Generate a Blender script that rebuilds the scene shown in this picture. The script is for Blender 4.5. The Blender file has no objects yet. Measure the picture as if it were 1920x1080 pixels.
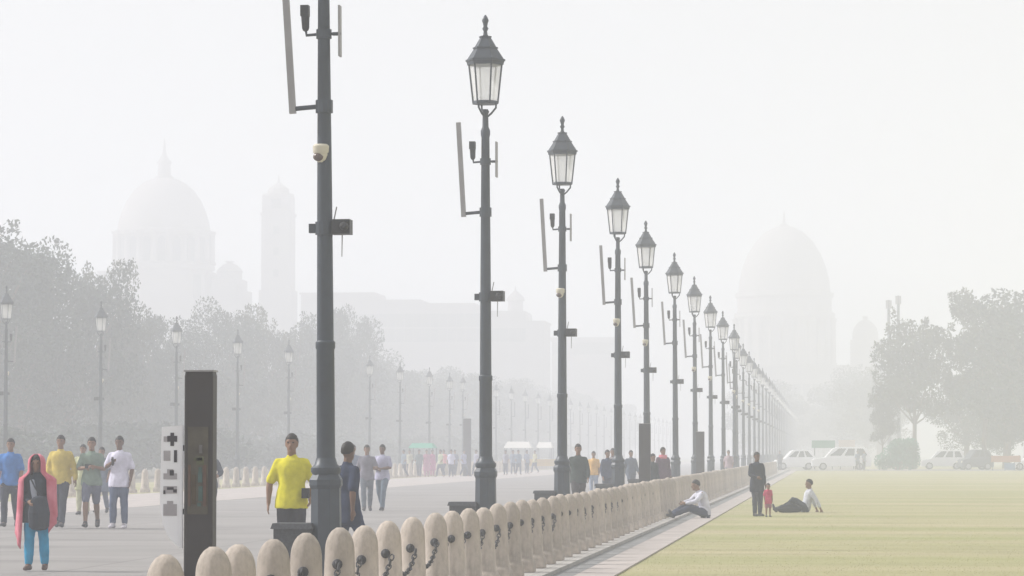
import bpy, bmesh, math, random
from mathutils import Vector, Matrix, noise
R = math.radians
rnd = random.Random(7)
S = bpy.context.scene
COL = S.collection

# ------------------------------------------------------------------ camera
EYE = Vector((0.0, 0.0, 1.45))
PITCH, YAW = R(2.958), R(5.608)
cd = bpy.data.cameras.new('camera'); cam = bpy.data.objects.new('camera', cd); COL.objects.link(cam)
cam.location = EYE; cam.rotation_euler = (R(90) + PITCH, 0, YAW)
cd.sensor_width = 36; cd.lens = 112.5; cd.clip_start = 0.5; cd.clip_end = 6000
S.camera = cam

# ------------------------------------------------------------------ daylight
SUN_EL, SUN_AZ = 37.0, 277.0          # azimuth from +Y (west, along the avenue) clockwise
w = bpy.data.worlds.new('World'); S.world = w; w.use_nodes = True
nt = w.node_tree; nt.nodes.clear()
out = nt.nodes.new('ShaderNodeOutputWorld'); bg = nt.nodes.new('ShaderNodeBackground')
sky = nt.nodes.new('ShaderNodeTexSky'); sky.sky_type = 'NISHITA'; sky.sun_disc = False
sky.sun_elevation = R(SUN_EL); sky.sun_rotation = R(SUN_AZ)
sky.air_density = 1.0; sky.dust_density = 6.0; sky.ozone_density = 1.0
hsv = nt.nodes.new('ShaderNodeHueSaturation'); hsv.inputs['Saturation'].default_value = 0.3
mixw = nt.nodes.new('ShaderNodeMixRGB'); mixw.inputs[0].default_value = 0.75
mixw.inputs[2].default_value = (8.45, 8.4, 8.4, 1)        # the pale overcast haze above
nt.links.new(sky.outputs[0], hsv.inputs['Color']); nt.links.new(hsv.outputs[0], mixw.inputs[1])
nt.links.new(mixw.outputs[0], bg.inputs['Color']); bg.inputs['Strength'].default_value = 0.10
nt.links.new(bg.outputs[0], out.inputs['Surface'])
sl = bpy.data.lights.new('sun', 'SUN'); sun = bpy.data.objects.new('sun', sl); COL.objects.link(sun)
sl.energy = 5.0; sl.angle = R(0.6); sl.color = (1.0, 0.97, 0.94)
az, el = R(SUN_AZ), R(SUN_EL)
sd = Vector((math.sin(az) * math.cos(el), math.cos(az) * math.cos(el), math.sin(el)))
sun.rotation_euler = sd.to_track_quat('Z', 'Y').to_euler(); sun.location = sd * 60

vs = S.view_settings
vs.view_transform = 'Standard'; vs.look = 'None'; vs.gamma = 1.0; vs.use_curve_mapping = False
vs.exposure = 0.04
S.render.engine = 'CYCLES'
S.cycles.volume_bounces = 6; S.cycles.max_bounces = 10; S.cycles.diffuse_bounces = 3
S.cycles.use_denoising = True

# ------------------------------------------------------------------ measuring helpers
_rot = cam.rotation_euler.to_matrix()
def ray(px, py):
    d = _rot @ Vector(((px - 960) / 6000.0, (540 - py) / 6000.0, -1.0))
    return d / d.y
def X(px, Y, py=850):
    return ray(px, py).x * Y
def Z(py, Y, px=960):
    return EYE.z + ray(px, py).z * Y

# ------------------------------------------------------------------ materials
def mat(name, col, rough=0.8, var=0.12, scale=3.0, bump=0.0, metal=0.0, spec=0.3, coords='Object', stretch=(1, 1, 1), tint=None, detail=4):
    m = bpy.data.materials.new(name); m.use_nodes = True
    t = m.node_tree; b = t.nodes['Principled BSDF']
    b.inputs['Roughness'].default_value = rough; b.inputs['Metallic'].default_value = metal
    b.inputs['Specular IOR Level'].default_value = spec
    tc = t.nodes.new('ShaderNodeTexCoord'); mp = t.nodes.new('ShaderNodeMapping'); mp.inputs['Scale'].default_value = stretch
    t.links.new(tc.outputs[coords], mp.inputs['Vector'])
    n = t.nodes.new('ShaderNodeTexNoise'); n.inputs['Scale'].default_value = scale; n.inputs['Detail'].default_value = detail
    t.links.new(mp.outputs[0], n.inputs['Vector'])
    r = t.nodes.new('ShaderNodeValToRGB')
    c = Vector(col[:3]); c2 = Vector(tint) if tint else c * (1 + var)
    lo = c * (1 - var)
    r.color_ramp.elements[0].position = 0.3; r.color_ramp.elements[0].color = (*lo, 1)
    r.color_ramp.elements[1].position = 0.7; r.color_ramp.elements[1].color = (*c2, 1)
    t.links.new(n.outputs['Fac'], r.inputs[0]); t.links.new(r.outputs[0], b.inputs['Base Color'])
    if bump:
        bp = t.nodes.new('ShaderNodeBump'); bp.inputs['Strength'].default_value = bump; bp.inputs['Distance'].default_value = 0.01
        n2 = t.nodes.new('ShaderNodeTexNoise'); n2.inputs['Scale'].default_value = scale * 6; n2.inputs['Detail'].default_value = 5
        t.links.new(mp.outputs[0], n2.inputs['Vector'])
        t.links.new(n2.outputs['Fac'], bp.inputs['Height']); t.links.new(bp.outputs[0], b.inputs['Normal'])
    return m

# ------------------------------------------------------------------ mesh builder
class MB:
    def __init__(s): s.v = []; s.f = []; s.mi = []; s.cur = 0
    def add(s, vs_, fs):
        o = len(s.v); s.v += [tuple(p) for p in vs_]; s.f += [tuple(i + o for i in f) for f in fs]; s.mi += [s.cur] * len(fs)
    def box(s, x0, x1, y0, y1, z0, z1, M=None):
        p = [Vector((x, y, z)) for z in (z0, z1) for y in (y0, y1) for x in (x0, x1)]
        if M: p = [M @ q for q in p]
        s.add(p, [(0, 2, 3, 1), (4, 5, 7, 6), (0, 1, 5, 4), (2, 6, 7, 3), (0, 4, 6, 2), (1, 3, 7, 5)])
    def prism(s, base, top, z0, z1):
        n = len(base); p = [(x, y, z0) for x, y in base] + [(x, y, z1) for x, y in top]
        s.add(p, [tuple(range(n - 1, -1, -1)), tuple(range(n, 2 * n))] + [(i, (i + 1) % n, n + (i + 1) % n, n + i) for i in range(n)])
    def extrude_y(s, prof, y0, y1):            # prof: (x, z) outline
        n = len(prof); p = [(x, y0, z) for x, z in prof] + [(x, y1, z) for x, z in prof]
        s.add(p, [tuple(range(n)), tuple(range(2 * n - 1, n - 1, -1))] + [(i, n + i, n + (i + 1) % n, (i + 1) % n) for i in range(n)])
    def lathe(s, prof, n=16, c=(0, 0, 0), M=None, rot=0.0):
        vs_ = []; fs = []
        for r, z in prof:
            for k in range(n):
                a = 2 * math.pi * k / n + rot
                p = Vector((r * math.cos(a), r * math.sin(a), z))
                vs_.append((M @ p if M else p) + Vector(c))
        m = len(prof)
        for j in range(m - 1):
            for k in range(n):
                fs.append((j * n + k, j * n + (k + 1) % n, (j + 1) * n + (k + 1) % n, (j + 1) * n + k))
        fs.append(tuple(range(n - 1, -1, -1))); fs.append(tuple((m - 1) * n + k for k in range(n)))
        s.add(vs_, fs)
    def tube(s, pts, rad, n=8, side=None, cap=True, flat0=False):
        """rad: list of r or (r_side, r_front); rounded ends"""
        pts = [Vector(p) for p in pts]
        rad = [(r, r) if not isinstance(r, (tuple, list)) else tuple(r) for r in rad]
        if cap:
            d0 = (pts[0] - pts[1]).normalized(); d1 = (pts[-1] - pts[-2]).normalized()
            r0, r1 = rad[0], rad[-1]; m0, m1 = min(r0), min(r1)
            pts = ([] if flat0 else [pts[0] + d0 * m0 * .95, pts[0] + d0 * m0 * .7]) + pts + [pts[-1] + d1 * m1 * .7, pts[-1] + d1 * m1 * .95]
            rad = ([] if flat0 else [(r0[0] * .3, r0[1] * .3), (r0[0] * .72, r0[1] * .72)]) + rad + [(r1[0] * .72, r1[1] * .72), (r1[0] * .3, r1[1] * .3)]
        vs_ = []; m = len(pts)
        ref = Vector(side) if side else None
        for i, p in enumerate(pts):
            t = (pts[min(i + 1, m - 1)] - pts[max(i - 1, 0)]).normalized()
            if ref is None:
                ref = Vector((1, 0, 0)) if abs(t.x) < 0.9 else Vector((0, 1, 0))
            a = (ref - t * ref.dot(t)).normalized(); b = t.cross(a)
            for k in range(n):
                q = 2 * math.pi * k / n
                vs_.append(p + a * rad[i][0] * math.cos(q) + b * rad[i][1] * math.sin(q))
        fs = [tuple(range(n - 1, -1, -1)), tuple((m - 1) * n + k for k in range(n))]
        for j in range(m - 1):
            for k in range(n):
                fs.append((j * n + k, j * n + (k + 1) % n, (j + 1) * n + (k + 1) % n, (j + 1) * n + k))
        s.add(vs_, fs)
    def ball(s, c, r, nu=14, nv=9, M=None):
        c = Vector(c); r = (r, r, r) if not isinstance(r, (tuple, list)) else r
        vs_ = []; fs = []
        for j in range(1, nv):
            th = math.pi * j / nv
            for k in range(nu):
                a = 2 * math.pi * k / nu
                p = Vector((r[0] * math.sin(th) * math.cos(a), r[1] * math.sin(th) * math.sin(a), r[2] * math.cos(th)))
                vs_.append((M @ p if M else p) + c)
        top = len(vs_); p = Vector((0, 0, r[2])); vs_.append((M @ p if M else p) + c); vs_.append((M @ -p if M else -p) + c)
        for j in range(nv - 2):
            for k in range(nu):
                fs.append((j * nu + k, (j + 1) * nu + k, (j + 1) * nu + (k + 1) % nu, j * nu + (k + 1) % nu))
        for k in range(nu):
            fs.append((top, k, (k + 1) % nu)); fs.append((top + 1, (nv - 2) * nu + (k + 1) % nu, (nv - 2) * nu + k))
        s.add(vs_, fs)
    def mesh(s, name, mats, smooth=False):
        me = bpy.data.meshes.new(name); me.from_pydata(s.v, [], s.f); me.update()
        for m in (mats if isinstance(mats, (list, tuple)) else [mats]): me.materials.append(m)
        if any(s.mi): me.polygons.foreach_set('material_index', s.mi)
        if smooth:
            me.polygons.foreach_set('use_smooth', [True] * len(me.polygons))
        return me
    def build(s, name, mats, parent=None, smooth=False, angle=None):
        me = s.mesh(name, mats, smooth or angle is not None)
        if angle is not None:
            try: me.set_sharp_from_angle(angle=R(angle))
            except Exception: pass
        return link(name, me, parent)

def link(name, me, parent=None):
    o = bpy.data.objects.new(name, me); COL.objects.link(o)
    if parent: o.parent = parent
    return o
def tag(o, label=None, cat=None, group=None, kind=None):
    if label: o['label'] = label
    if cat: o['category'] = cat
    if group: o['group'] = group
    if kind: o['kind'] = kind
    return o
def thing(name, label, cat, loc=(0, 0, 0), rz=0.0, group=None):
    o = bpy.data.objects.new(name, None); COL.objects.link(o); o.empty_display_size = 0.2
    o.location = loc; o.rotation_euler = (0, 0, rz)
    return tag(o, label, cat, group)
def kids(o):
    return [c for c in ALLKIDS.get(o.name, [])]
ALLKIDS = {}
def reg(root):                                # remember a prototype's tree
    for o in list(bpy.data.objects):
        if o.parent: ALLKIDS.setdefault(o.parent.name, [])
    def walk(o):
        ch = list(o.children); ALLKIDS[o.name] = ch
        for c in ch: walk(c)
    walk(root); return root
def copy_tree(o, parent=None, skip=()):
    c = o.copy(); COL.objects.link(c)
    if parent: c.parent = parent
    for ch in ALLKIDS.get(o.name, []):
        if ch.name.split('.')[0] in skip: continue
        copy_tree(ch, c, skip)
    return c
def place(proto, loc, rz=0.0, label=None, cat=None, group=None, scale=None, skip=()):
    c = copy_tree(proto, None, skip); c.location = loc; c.rotation_euler = (0, 0, rz)
    if scale: c.scale = (scale,) * 3 if not isinstance(scale, (tuple, list)) else scale
    if label: c['label'] = label
    if cat: c['category'] = cat
    if group: c['group'] = group
    return c
def struct(name, mb, m): return tag(mb.build(name, m), kind='structure')
ORD = ['first', 'second', 'third', 'fourth', 'fifth', 'sixth', 'seventh', 'eighth', 'ninth', 'tenth', 'eleventh', 'twelfth', 'thirteenth', 'fourteenth', 'fifteenth', 'sixteenth', 'seventeenth', 'eighteenth', 'nineteenth', 'twentieth']

# ------------------------------------------------------------------ palette
M_road = mat('worn_asphalt', (.29, .275, .265), .9, .10, .35, .3, coords='Object', stretch=(.6, 1, 1), detail=8)
def add_stains(m, joints=None, amount=.45, scale=1.3, stretch=(.5, 1, 1), lo=.52, hi=.72):
    """worn patches, stains and (optionally) slab joints over a material's own colour"""
    t = m.node_tree; b = t.nodes['Principled BSDF']; src = b.inputs['Base Color'].links[0].from_socket
    tc = t.nodes.new('ShaderNodeTexCoord'); mp = t.nodes.new('ShaderNodeMapping'); mp.inputs['Scale'].default_value = stretch
    t.links.new(tc.outputs['Object'], mp.inputs['Vector'])
    n = t.nodes.new('ShaderNodeTexNoise'); n.inputs['Scale'].default_value = scale; n.inputs['Detail'].default_value = 9; n.inputs['Roughness'].default_value = .7
    t.links.new(mp.outputs[0], n.inputs['Vector'])
    r = t.nodes.new('ShaderNodeMapRange'); r.inputs[1].default_value = lo; r.inputs[2].default_value = hi; r.inputs[3].default_value = 1.0; r.inputs[4].default_value = 1 - amount
    t.links.new(n.outputs['Fac'], r.inputs[0])
    mx = t.nodes.new('ShaderNodeMixRGB'); mx.blend_type = 'MULTIPLY'; mx.inputs[0].default_value = 1
    t.links.new(src, mx.inputs[1]); t.links.new(r.outputs[0], mx.inputs[2]); outp = mx.outputs[0]
    if joints:
        br = t.nodes.new('ShaderNodeTexBrick'); br.offset = 0.0; br.inputs['Color1'].default_value = (1, 1, 1, 1); br.inputs['Color2'].default_value = (.93, .93, .93, 1); br.inputs['Mortar'].default_value = (.78, .78, .78, 1)
        br.inputs['Scale'].default_value = 1; br.inputs['Mortar Size'].default_value = joints[2]; br.inputs['Brick Width'].default_value = joints[0]; br.inputs['Row Height'].default_value = joints[1]
        t.links.new(tc.outputs['Object'], br.inputs['Vector'])
        m3 = t.nodes.new('ShaderNodeMixRGB'); m3.blend_type = 'MULTIPLY'; m3.inputs[0].default_value = 1
        t.links.new(outp, m3.inputs[1]); t.links.new(br.outputs['Color'], m3.inputs[2]); outp = m3.outputs[0]
    t.links.new(outp, b.inputs['Base Color'])
add_stains(M_road, (4.7, 3.0, .035), .35, .5, (.35, 1, 1))
M_pave = mat('pale_pink_paving', (.45, .405, .38), .85, .12, 1.2, .2, detail=8)
M_kerb = mat('kerb_stone', (.40, .38, .355), .85, .12, 2.5, .3)
add_stains(M_pave, (.6, .6, .012), .3, 2.0, (1, 1, 1)); add_stains(M_kerb, (.7, .9, .014), .3, 2.0, (1, 1, 1))
M_drain = mat('drain_concrete', (.22, .22, .22), .9, .2, 2.0, .3, stretch=(1, .3, 1))
M_earth = mat('bare_earth', (.20, .18, .13), .95, .25, .15, .3)
M_lawn = mat('dry_lawn', (.285, .295, .12), .95, .0, .26, .15, tint=(.43, .375, .235), stretch=(.2, 1, 1), detail=9)
add_stains(M_lawn, None, .22, .9, (.25, 1, 1), .45, .75)
M_blade = mat('grass_blade', (.31, .31, .13), .9, .0, .26, 0, tint=(.42, .37, .22), stretch=(.2, 1, 1), detail=8)
M_stone = mat('red_sandstone', (.50, .435, .375), .85, .16, 5.0, .5, detail=9)
add_stains(M_stone, None, .5, 6.0, (1, 1, .4), .46, .72)
t = M_stone.node_tree; bs = t.nodes['Principled BSDF']; src = bs.inputs['Base Color'].links[0].from_socket     # each block its own tone
oi = t.nodes.new('ShaderNodeObjectInfo'); mr = t.nodes.new('ShaderNodeMapRange'); mr.inputs[3].default_value = .84; mr.inputs[4].default_value = 1.08
mx = t.nodes.new('ShaderNodeMixRGB'); mx.blend_type = 'MULTIPLY'; mx.inputs[0].default_value = 1
t.links.new(oi.outputs['Random'], mr.inputs[0]); t.links.new(src, mx.inputs[1]); t.links.new(mr.outputs[0], mx.inputs[2]); t.links.new(mx.outputs[0], bs.inputs['Base Color'])
M_stone2 = mat('sandstone_plinth', (.42, .37, .34), .85, .14, 4.0, .3)
M_iron = mat('grey_painted_iron', (.034, .045, .060), .45, .15, 6.0, .05, spec=.4)
M_black = mat('black_iron', (.022, .022, .025), .5, .2, 8.0, .1)
M_chain = mat('weathered_chain', (.06, .06, .065), .6, .2, 8.0, .1)
M_granite = mat('dark_granite', (.055, .058, .066), .6, .3, 40.0, .05)
M_plast = mat('grey_plastic', (.30, .29, .30), .5, .05, 4)
M_cream = mat('cream_plastic', (.62, .58, .47), .45, .05, 4)
M_dome = mat('smoked_dome', (.10, .07, .06), .2, .05, 4, spec=.5)
M_bronze = mat('dark_bronze_sheet', (.045, .040, .042), .55, .15, 2.5, .05)
M_white = mat('white_sheet', (.82, .82, .85), .5, .04, 2)
M_leaf = [mat('leaf_green_%s' % n, c, .75, .35, .55, 0, tint=t, spec=.2, detail=3) for n, c, t in
          (('deep', (.036, .060, .042), (.060, .085, .058)), ('olive', (.055, .068, .038), (.095, .105, .058)), ('dull', (.042, .066, .048), (.070, .098, .068)))]
M_bark = mat('tree_bark', (.13, .10, .075), .9, .3, 3.0, .5, stretch=(3, 3, .6))
M_cream_stone = mat('dholpur_sandstone', (.34, .30, .29), .85, .08, .1, .1)
M_red_stone = mat('block_sandstone', (.30, .26, .26), .85, .08, .1, .1)
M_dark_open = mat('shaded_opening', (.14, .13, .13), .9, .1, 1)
M_glass_dark = mat('car_glass', (.03, .035, .04), .08, .05, 2, spec=.6)
M_tyre = mat('tyre_rubber', (.025, .025, .025), .9, .1, 6)
M_rim = mat('wheel_rim', (.4, .4, .42), .35, .05, 6, metal=.6)
m = bpy.data.materials.new('frosted_lantern_glass'); m.use_nodes = True; t = m.node_tree; t.nodes.clear()
o_ = t.nodes.new('ShaderNodeOutputMaterial'); mx = t.nodes.new('ShaderNodeMixShader'); mx.inputs[0].default_value = .6
d1 = t.nodes.new('ShaderNodeBsdfDiffuse'); d2 = t.nodes.new('ShaderNodeBsdfTranslucent')
nz = t.nodes.new('ShaderNodeTexNoise'); nz.inputs['Scale'].default_value = 5; rp = t.nodes.new('ShaderNodeValToRGB')
rp.color_ramp.elements[0].color = (.94, .94, .93, 1); rp.color_ramp.elements[1].color = (.97, .97, .96, 1)
t.links.new(nz.outputs['Fac'], rp.inputs[0])
for d in (d1, d2): t.links.new(rp.outputs[0], d.inputs['Color'])
t.links.new(d1.outputs[0], mx.inputs[1]); t.links.new(d2.outputs[0], mx.inputs[2]); t.links.new(mx.outputs[0], o_.inputs['Surface'])
tr = t.nodes.new('ShaderNodeBsdfTransparent'); m2 = t.nodes.new('ShaderNodeMixShader'); m2.inputs[0].default_value = .72
t.links.new(mx.outputs[0], m2.inputs[1]); t.links.new(tr.outputs[0], m2.inputs[2]); t.links.new(m2.outputs[0], o_.inputs['Surface'])
M_frost = m
# ------------------------------------------------------------------ ground
def sheet(name, x0, x1, y0, y1, z, m, label=None):
    b = MB(); b.add([(x0, y0, z), (x1, y0, z), (x1, y1, z), (x0, y1, z)], [(0, 1, 2, 3)])
    return struct(name, b, m)
GX0, GX1, GY0, GY1 = -620, 420, -60, 1180
sheet('ground', GX0, GX1, GY0, GY1, -0.16, M_earth)
def slab(name, x0, x1, y0, y1, ztop, m, zb=-0.158):
    b = MB(); b.box(x0, x1, y0, y1, zb, ztop); return struct(name, b, m)
LAWN_Z = -0.02
LAWN_END = 273.0
slab('road', -18.6, -4.35, -40, 900, -0.004, M_road)
slab('kerb', -4.35, -3.37, -40, 272.9, 0.0, M_kerb)
slab('drain_channel', -3.37, -3.0, -40, 272.9, -0.05, M_drain)
slab('pavement', -3.0, -2.52, -40, 272.9, 0.0, M_pave)
slab('lawn', -2.52, 120, -40, LAWN_END - .4, LAWN_Z, M_lawn)
slab('kerb', -2.52, 120, LAWN_END - .4, LAWN_END, 0.0, M_kerb)
slab('cross_road', -4.35, 300, 273.002, 296, -0.006, M_road)
slab('verge', 4.0, 300, 296.002, 700, -0.02, M_lawn)
slab('pavement', -24.6, -18.602, -40, 900, 0.0, M_pave)
slab('verge', -34.5, -24.602, -40, 900, -0.03, M_lawn)
slab('woodland_floor', -600, -34.502, -40, 1150, -0.05, M_earth)

# grass blades on the part of the lawn nearest the camera
b = MB(); g = random.Random(3)
n = 0
while n < 40000:
    y = 33 + 90 * g.random() ** 2.0
    x = -2.50 + g.random() ** 1.1 * (ray(1925, 850).x * y + 2.7)
    if n % 12 == 0: x = -2.50 - .10 * g.random() ** 2 * (1 + math.sin(y * 1.7))
    h = g.uniform(.005, .012); wd = g.uniform(.002, .004); a = g.uniform(0, math.pi); lx, ly = g.uniform(-.012, .012), g.uniform(-.012, .012)
    dx, dy = math.cos(a) * wd, math.sin(a) * wd
    b.v += [(x - dx, y - dy, LAWN_Z), (x + dx, y + dy, LAWN_Z), (x + lx, y + ly, LAWN_Z + h)]
    b.f.append((3 * n, 3 * n + 1, 3 * n + 2)); n += 1
b.mi = [0] * n
gr = b.build('grass', M_blade, smooth=True)
tag(gr, 'short yellowing grass blades covering the near part of the lawn', 'grass', kind='stuff')

# fallen leaves and litter along the paving edge are too small to see; the paving joints are in the slabs' material

# ------------------------------------------------------------------ trees
def leaf_cloud(b, c, r, n, g, smin, smax):
    c = Vector(c)
    for _ in range(n):
        while True:
            p = Vector((g.uniform(-1, 1), g.uniform(-1, 1), g.uniform(-1, 1)))
            if .25 < p.length < 1: break
        p = Vector((p.x * r[0], p.y * r[1], p.z * r[2])) + c
        s_ = g.uniform(smin, smax)
        nrm = Vector((g.gauss(0, 1), g.gauss(0, 1), g.gauss(.6, 1))).normalized()
        a = nrm.orthogonal().normalized(); a.rotate(Matrix.Rotation(g.uniform(0, 6.28), 3, nrm)); e = nrm.cross(a)
        q = len(b.v)
        b.v += [tuple(p + a * s_), tuple(p + e * s_ * .45), tuple(p - a * s_ + nrm * s_ * .2), tuple(p - e * s_ * .45)]
        b.f.append((q, q + 1, q + 2, q + 3)); b.mi.append(0)
def make_tree(seed, H, RAD, base, leaf, lobes=14, nleaf=420, sz=(.14, .34), tr=.03):
    """H height, RAD crown radius, base: height where the crown starts"""
    g = random.Random(seed)
    root = thing('tree', 'tree', 'tree')
    tb = MB()
    lean = Vector((g.uniform(-.5, .5), g.uniform(-.5, .5), 0))
    th = base + (H - base) * .45
    pts = [Vector((0, 0, -.1)) + lean * (k / 4) ** 2 + Vector((g.uniform(-.1, .1), g.uniform(-.1, .1), th * k / 4)) for k in range(5)]
    r0 = tr * H
    tb.tube(pts, [r0 * 1.25, r0, r0 * .85, r0 * .7, r0 * .5], 9)
    cb = MB(); mid = (H + base) / 2; hh = (H - base) / 2
    for i in range(lobes):
        a = 6.283 * i / lobes * 2.4 + g.uniform(-.4, .4); t = (i + .5) / lobes
        z = base + hh * .28 + (H - base - hh * .45) * (t ** .9)
        prof = math.sqrt(max(.08, 1 - ((z - mid) / (hh * 1.08)) ** 2))
        rr = RAD * prof * g.uniform(.45, .78)
        c = Vector((math.cos(a) * rr, math.sin(a) * rr, z)) + lean
        lr = RAD * g.uniform(.26, .42)
        rad3 = (lr, lr, lr * g.uniform(.6, .85))
        leaf_cloud(cb, c, rad3, nleaf, g, *sz)
        for _ in range(2):                       # ragged twigs of leaves outside the lobe
            d = Vector((g.gauss(0, 1), g.gauss(0, 1), g.gauss(.3, .8))).normalized()
            leaf_cloud(cb, c + d * lr * 1.05, (lr * .3, lr * .3, lr * .25), nleaf // 14, g, *sz)
        s0 = pts[2 + i % 3]
        tb.tube([s0, (s0 + c) / 2 + Vector((0, 0, -.25)), c], [r0 * .42, r0 * .28, r0 * .1], 6)
    leaf_cloud(cb, Vector((0, 0, mid)) + lean, (RAD * .62, RAD * .62, hh * .75), nleaf * 6, g, *sz)
    tb.build('trunk', M_bark, root, angle=40)
    cb.build('crown', M_leaf[leaf], root)
    return reg(root)
protoT = [make_tree(11, 14, 6.2, 1.2, 0, 16, 700, (.10, .23)), make_tree(12, 13, 6.6, 1.0, 2, 16, 700, (.10, .23)), make_tree(13, 13.5, 5.8, 1.6, 0, 16, 700, (.10, .23)), make_tree(14, 12.5, 6.4, 1.2, 1, 16, 700, (.10, .23))]
def crown_top(root):
    z = sorted(v.co.z for o in root.children if o.name.startswith('crown') for v in o.data.vertices); return z[int(len(z) * .993)]
TOPS = [crown_top(o) for o in protoT]
used = set()
def put_tree(k, px, Y, top, rz, label, group, sx=1.0):
    Hk = TOPS[k]
    x = X(px, Y); hz = Z(top, Y) + .05
    s_ = hz / (Hk * 1.0)
    if k in used: t_ = copy_tree(protoT[k])
    else: used.add(k); t_ = protoT[k]
    t_.location = (x, Y, -.05); t_.rotation_euler = (0, 0, rz); t_.scale = (s_ * sx, s_ * sx, s_)
    tag(t_, label, 'tree', group)
    return t_
GL = 'trees along the far side of the avenue'
front = [(-70, 190, 424, 0, 1.0, 'tallest hazy tree at the left edge, its crown cut by the frame'),
         (38, 199, 456, 2, .72, 'tall ragged tree behind the leftmost far lamp post'),
         (128, 206, 472, 1, .66, 'broad dense tree behind the walker in the mustard jumper'),
         (192, 222, 500, 3, .50, 'rounded tree whose right edge overlaps the domed block'),
         (262, 236, 596, 2, .6, 'lower tree between the second and third far lamp posts'),
         (335, 246, 602, 0, .75, 'low dark tree in front of the foot of the domed block'),
         (425, 262, 574, 1, .55, 'rounded tree behind the fourth far lamp post'),
         (492, 273, 582, 3, .50, 'tree left of the pale square tower'),
         (555, 290, 600, 0, .62, 'tree below the pale square tower'),
         (612, 305, 584, 2, .50, 'tree just left of the nearest lamp post'),
         (662, 318, 588, 1, .40, 'hazy tree just right of the nearest lamp post')]
for i, (px, Y, top, k, sx, lab) in enumerate(front):
    put_tree(k, px, Y, top, i * 1.3, lab, GL, sx)
LT = 'faded tree in the far row that shrinks towards the vanishing point'
g = random.Random(21)
Y = 345.0
i = 0
while Y < 760:
    x = -50 + g.uniform(-4, 3); k = i % 4
    t_ = copy_tree(protoT[k]); s_ = g.uniform(.82, 1.05)
    t_.location = (x, Y, -.05); t_.rotation_euler = (0, 0, g.uniform(0, 6)); t_.scale = (s_, s_, s_)
    tag(t_, LT, 'tree', 'far row of avenue trees'); Y += g.uniform(11, 16); i += 1
for i in range(22):                                   # a second line behind
    Y = 205 + i * 13 + g.uniform(-3, 3); x = -64 + g.uniform(-4, 4) - (3 if i < 8 else 0)
    t_ = copy_tree(protoT[(i + 2) % 4]); s_ = g.uniform(.55, .78)
    t_.location = (x, Y, -.05); t_.rotation_euler = (0, 0, g.uniform(0, 6)); t_.scale = (s_ * 1.15, s_ * 1.15, s_)
    tag(t_, 'smaller tree half hidden in the second line behind the far lamp row', 'tree', 'second line of trees')
# shrubs closing the space below the crowns
def make_shrub(seed, leaf):
    g_ = random.Random(seed); root = thing('shrub', 'shrub', 'shrub')
    tb = MB(); cb = MB()
    for i in range(6):
        a = i * 1.05; c = Vector((math.cos(a) * g_.uniform(.5, 1.6), math.sin(a) * g_.uniform(.5, 1.4), g_.uniform(.7, 1.5)))
        tb.tube([(0, 0, -.1), c * .5, c], [.05, .035, .015], 5)
        leaf_cloud(cb, c, (1.0, .9, .75), 260, g_, .10, .22)
    tb.build('stem', M_bark, root); cb.build('foliage', M_leaf[leaf], root); return reg(root)
shr = [make_shrub(31, 0), make_shrub(32, 2)]
for i in range(40):
    Y = 150 + i * 8.5 + g.uniform(-2, 2)
    o = shr[i] if i < 2 else copy_tree(shr[i % 2])
    s_ = g.uniform(.9, 1.7); o.location = (-43 + g.uniform(-3, 2), Y, -.05); o.scale = (s_ * 1.2, s_ * 1.2, s_); o.rotation_euler = (0, 0, g.uniform(0, 6))
    tag(o, 'low grey green shrub at the foot of the far tree row', 'shrub', 'shrubs under the far trees')

# the trees on the right beyond the lawn
def tree_at(k, px, Y, top, base_scale_xy, rz, label):
    t_ = protoR[k] if k not in usedR else copy_tree(protoR[k]); usedR.add(k)
    Hk = crown_top(protoR[k]); s_ = (Z(top, Y)) / Hk
    t_.location = (X(px, Y), Y, -.02); t_.scale = (s_ * base_scale_xy, s_ * base_scale_xy, s_); t_.rotation_euler = (0, 0, rz)
    tag(t_, label, 'tree', 'trees beyond the lawn')
protoR = [make_tree(41, 12.5, 4.6, 3.6, 1, 15, 380, (.12, .28), .018), make_tree(42, 14.2, 5.2, 3.4, 1, 16, 400, (.12, .30), .018), make_tree(43, 14, 5.5, 2.2, 0, 15, 420, (.13, .30))]
usedR = set()
tree_at(0, 1715, 301, 604, .86, .4, 'leftmost rounded tree beyond the lawn, above the rounded green bush')
tree_at(1, 1846, 303, 556, .80, 2.0, 'taller middle tree beyond the lawn with its bare trunk showing')
tree_at(2, 1932, 297, 556, 1.0, 1.0, 'dark tree cut by the right edge of the frame')
tree_at(0, 1655, 306, 735, .62, 3.3, 'small low tree at the left foot of the right hand trees')
tree_at(2, 1890, 309, 690, .9, 4.1, 'lower dense tree behind the orange barrier')
for i, (px, Y, top, k) in enumerate([(1885, 318, 715, 0), (1925, 322, 660, 1), (1812, 335, 700, 2)]):
    put_tree(k, px, Y, top, 2.0 + i, ['low bushy tree reaching the ground behind the orange barrier', 'bushy tree reaching the ground at the right frame edge', 'farther pale tree seen behind the bare trunk'][i], 'trees beyond the lawn', 1.0)
LR = 'very faint tree at the far end of the avenue below the right dome'
for i, (px, Y, top) in enumerate([(1590, 560, 690), (1625, 520, 700), (1545, 620, 760), (1500, 600, 742), (1455, 560, 722), (1420, 520, 716), (1570, 640, 745), (1650, 480, 690)]):
    t_ = copy_tree(protoT[i % 4]); s_ = Z(top, Y) / [14, 13, 13.5, 12.5][i % 4]
    t_.location = (X(px, Y), Y, -.02); t_.scale = (s_, s_, s_); t_.rotation_euler = (0, 0, i * .9)
    tag(t_, LR, 'tree', 'faint trees at the far end of the avenue')

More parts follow.
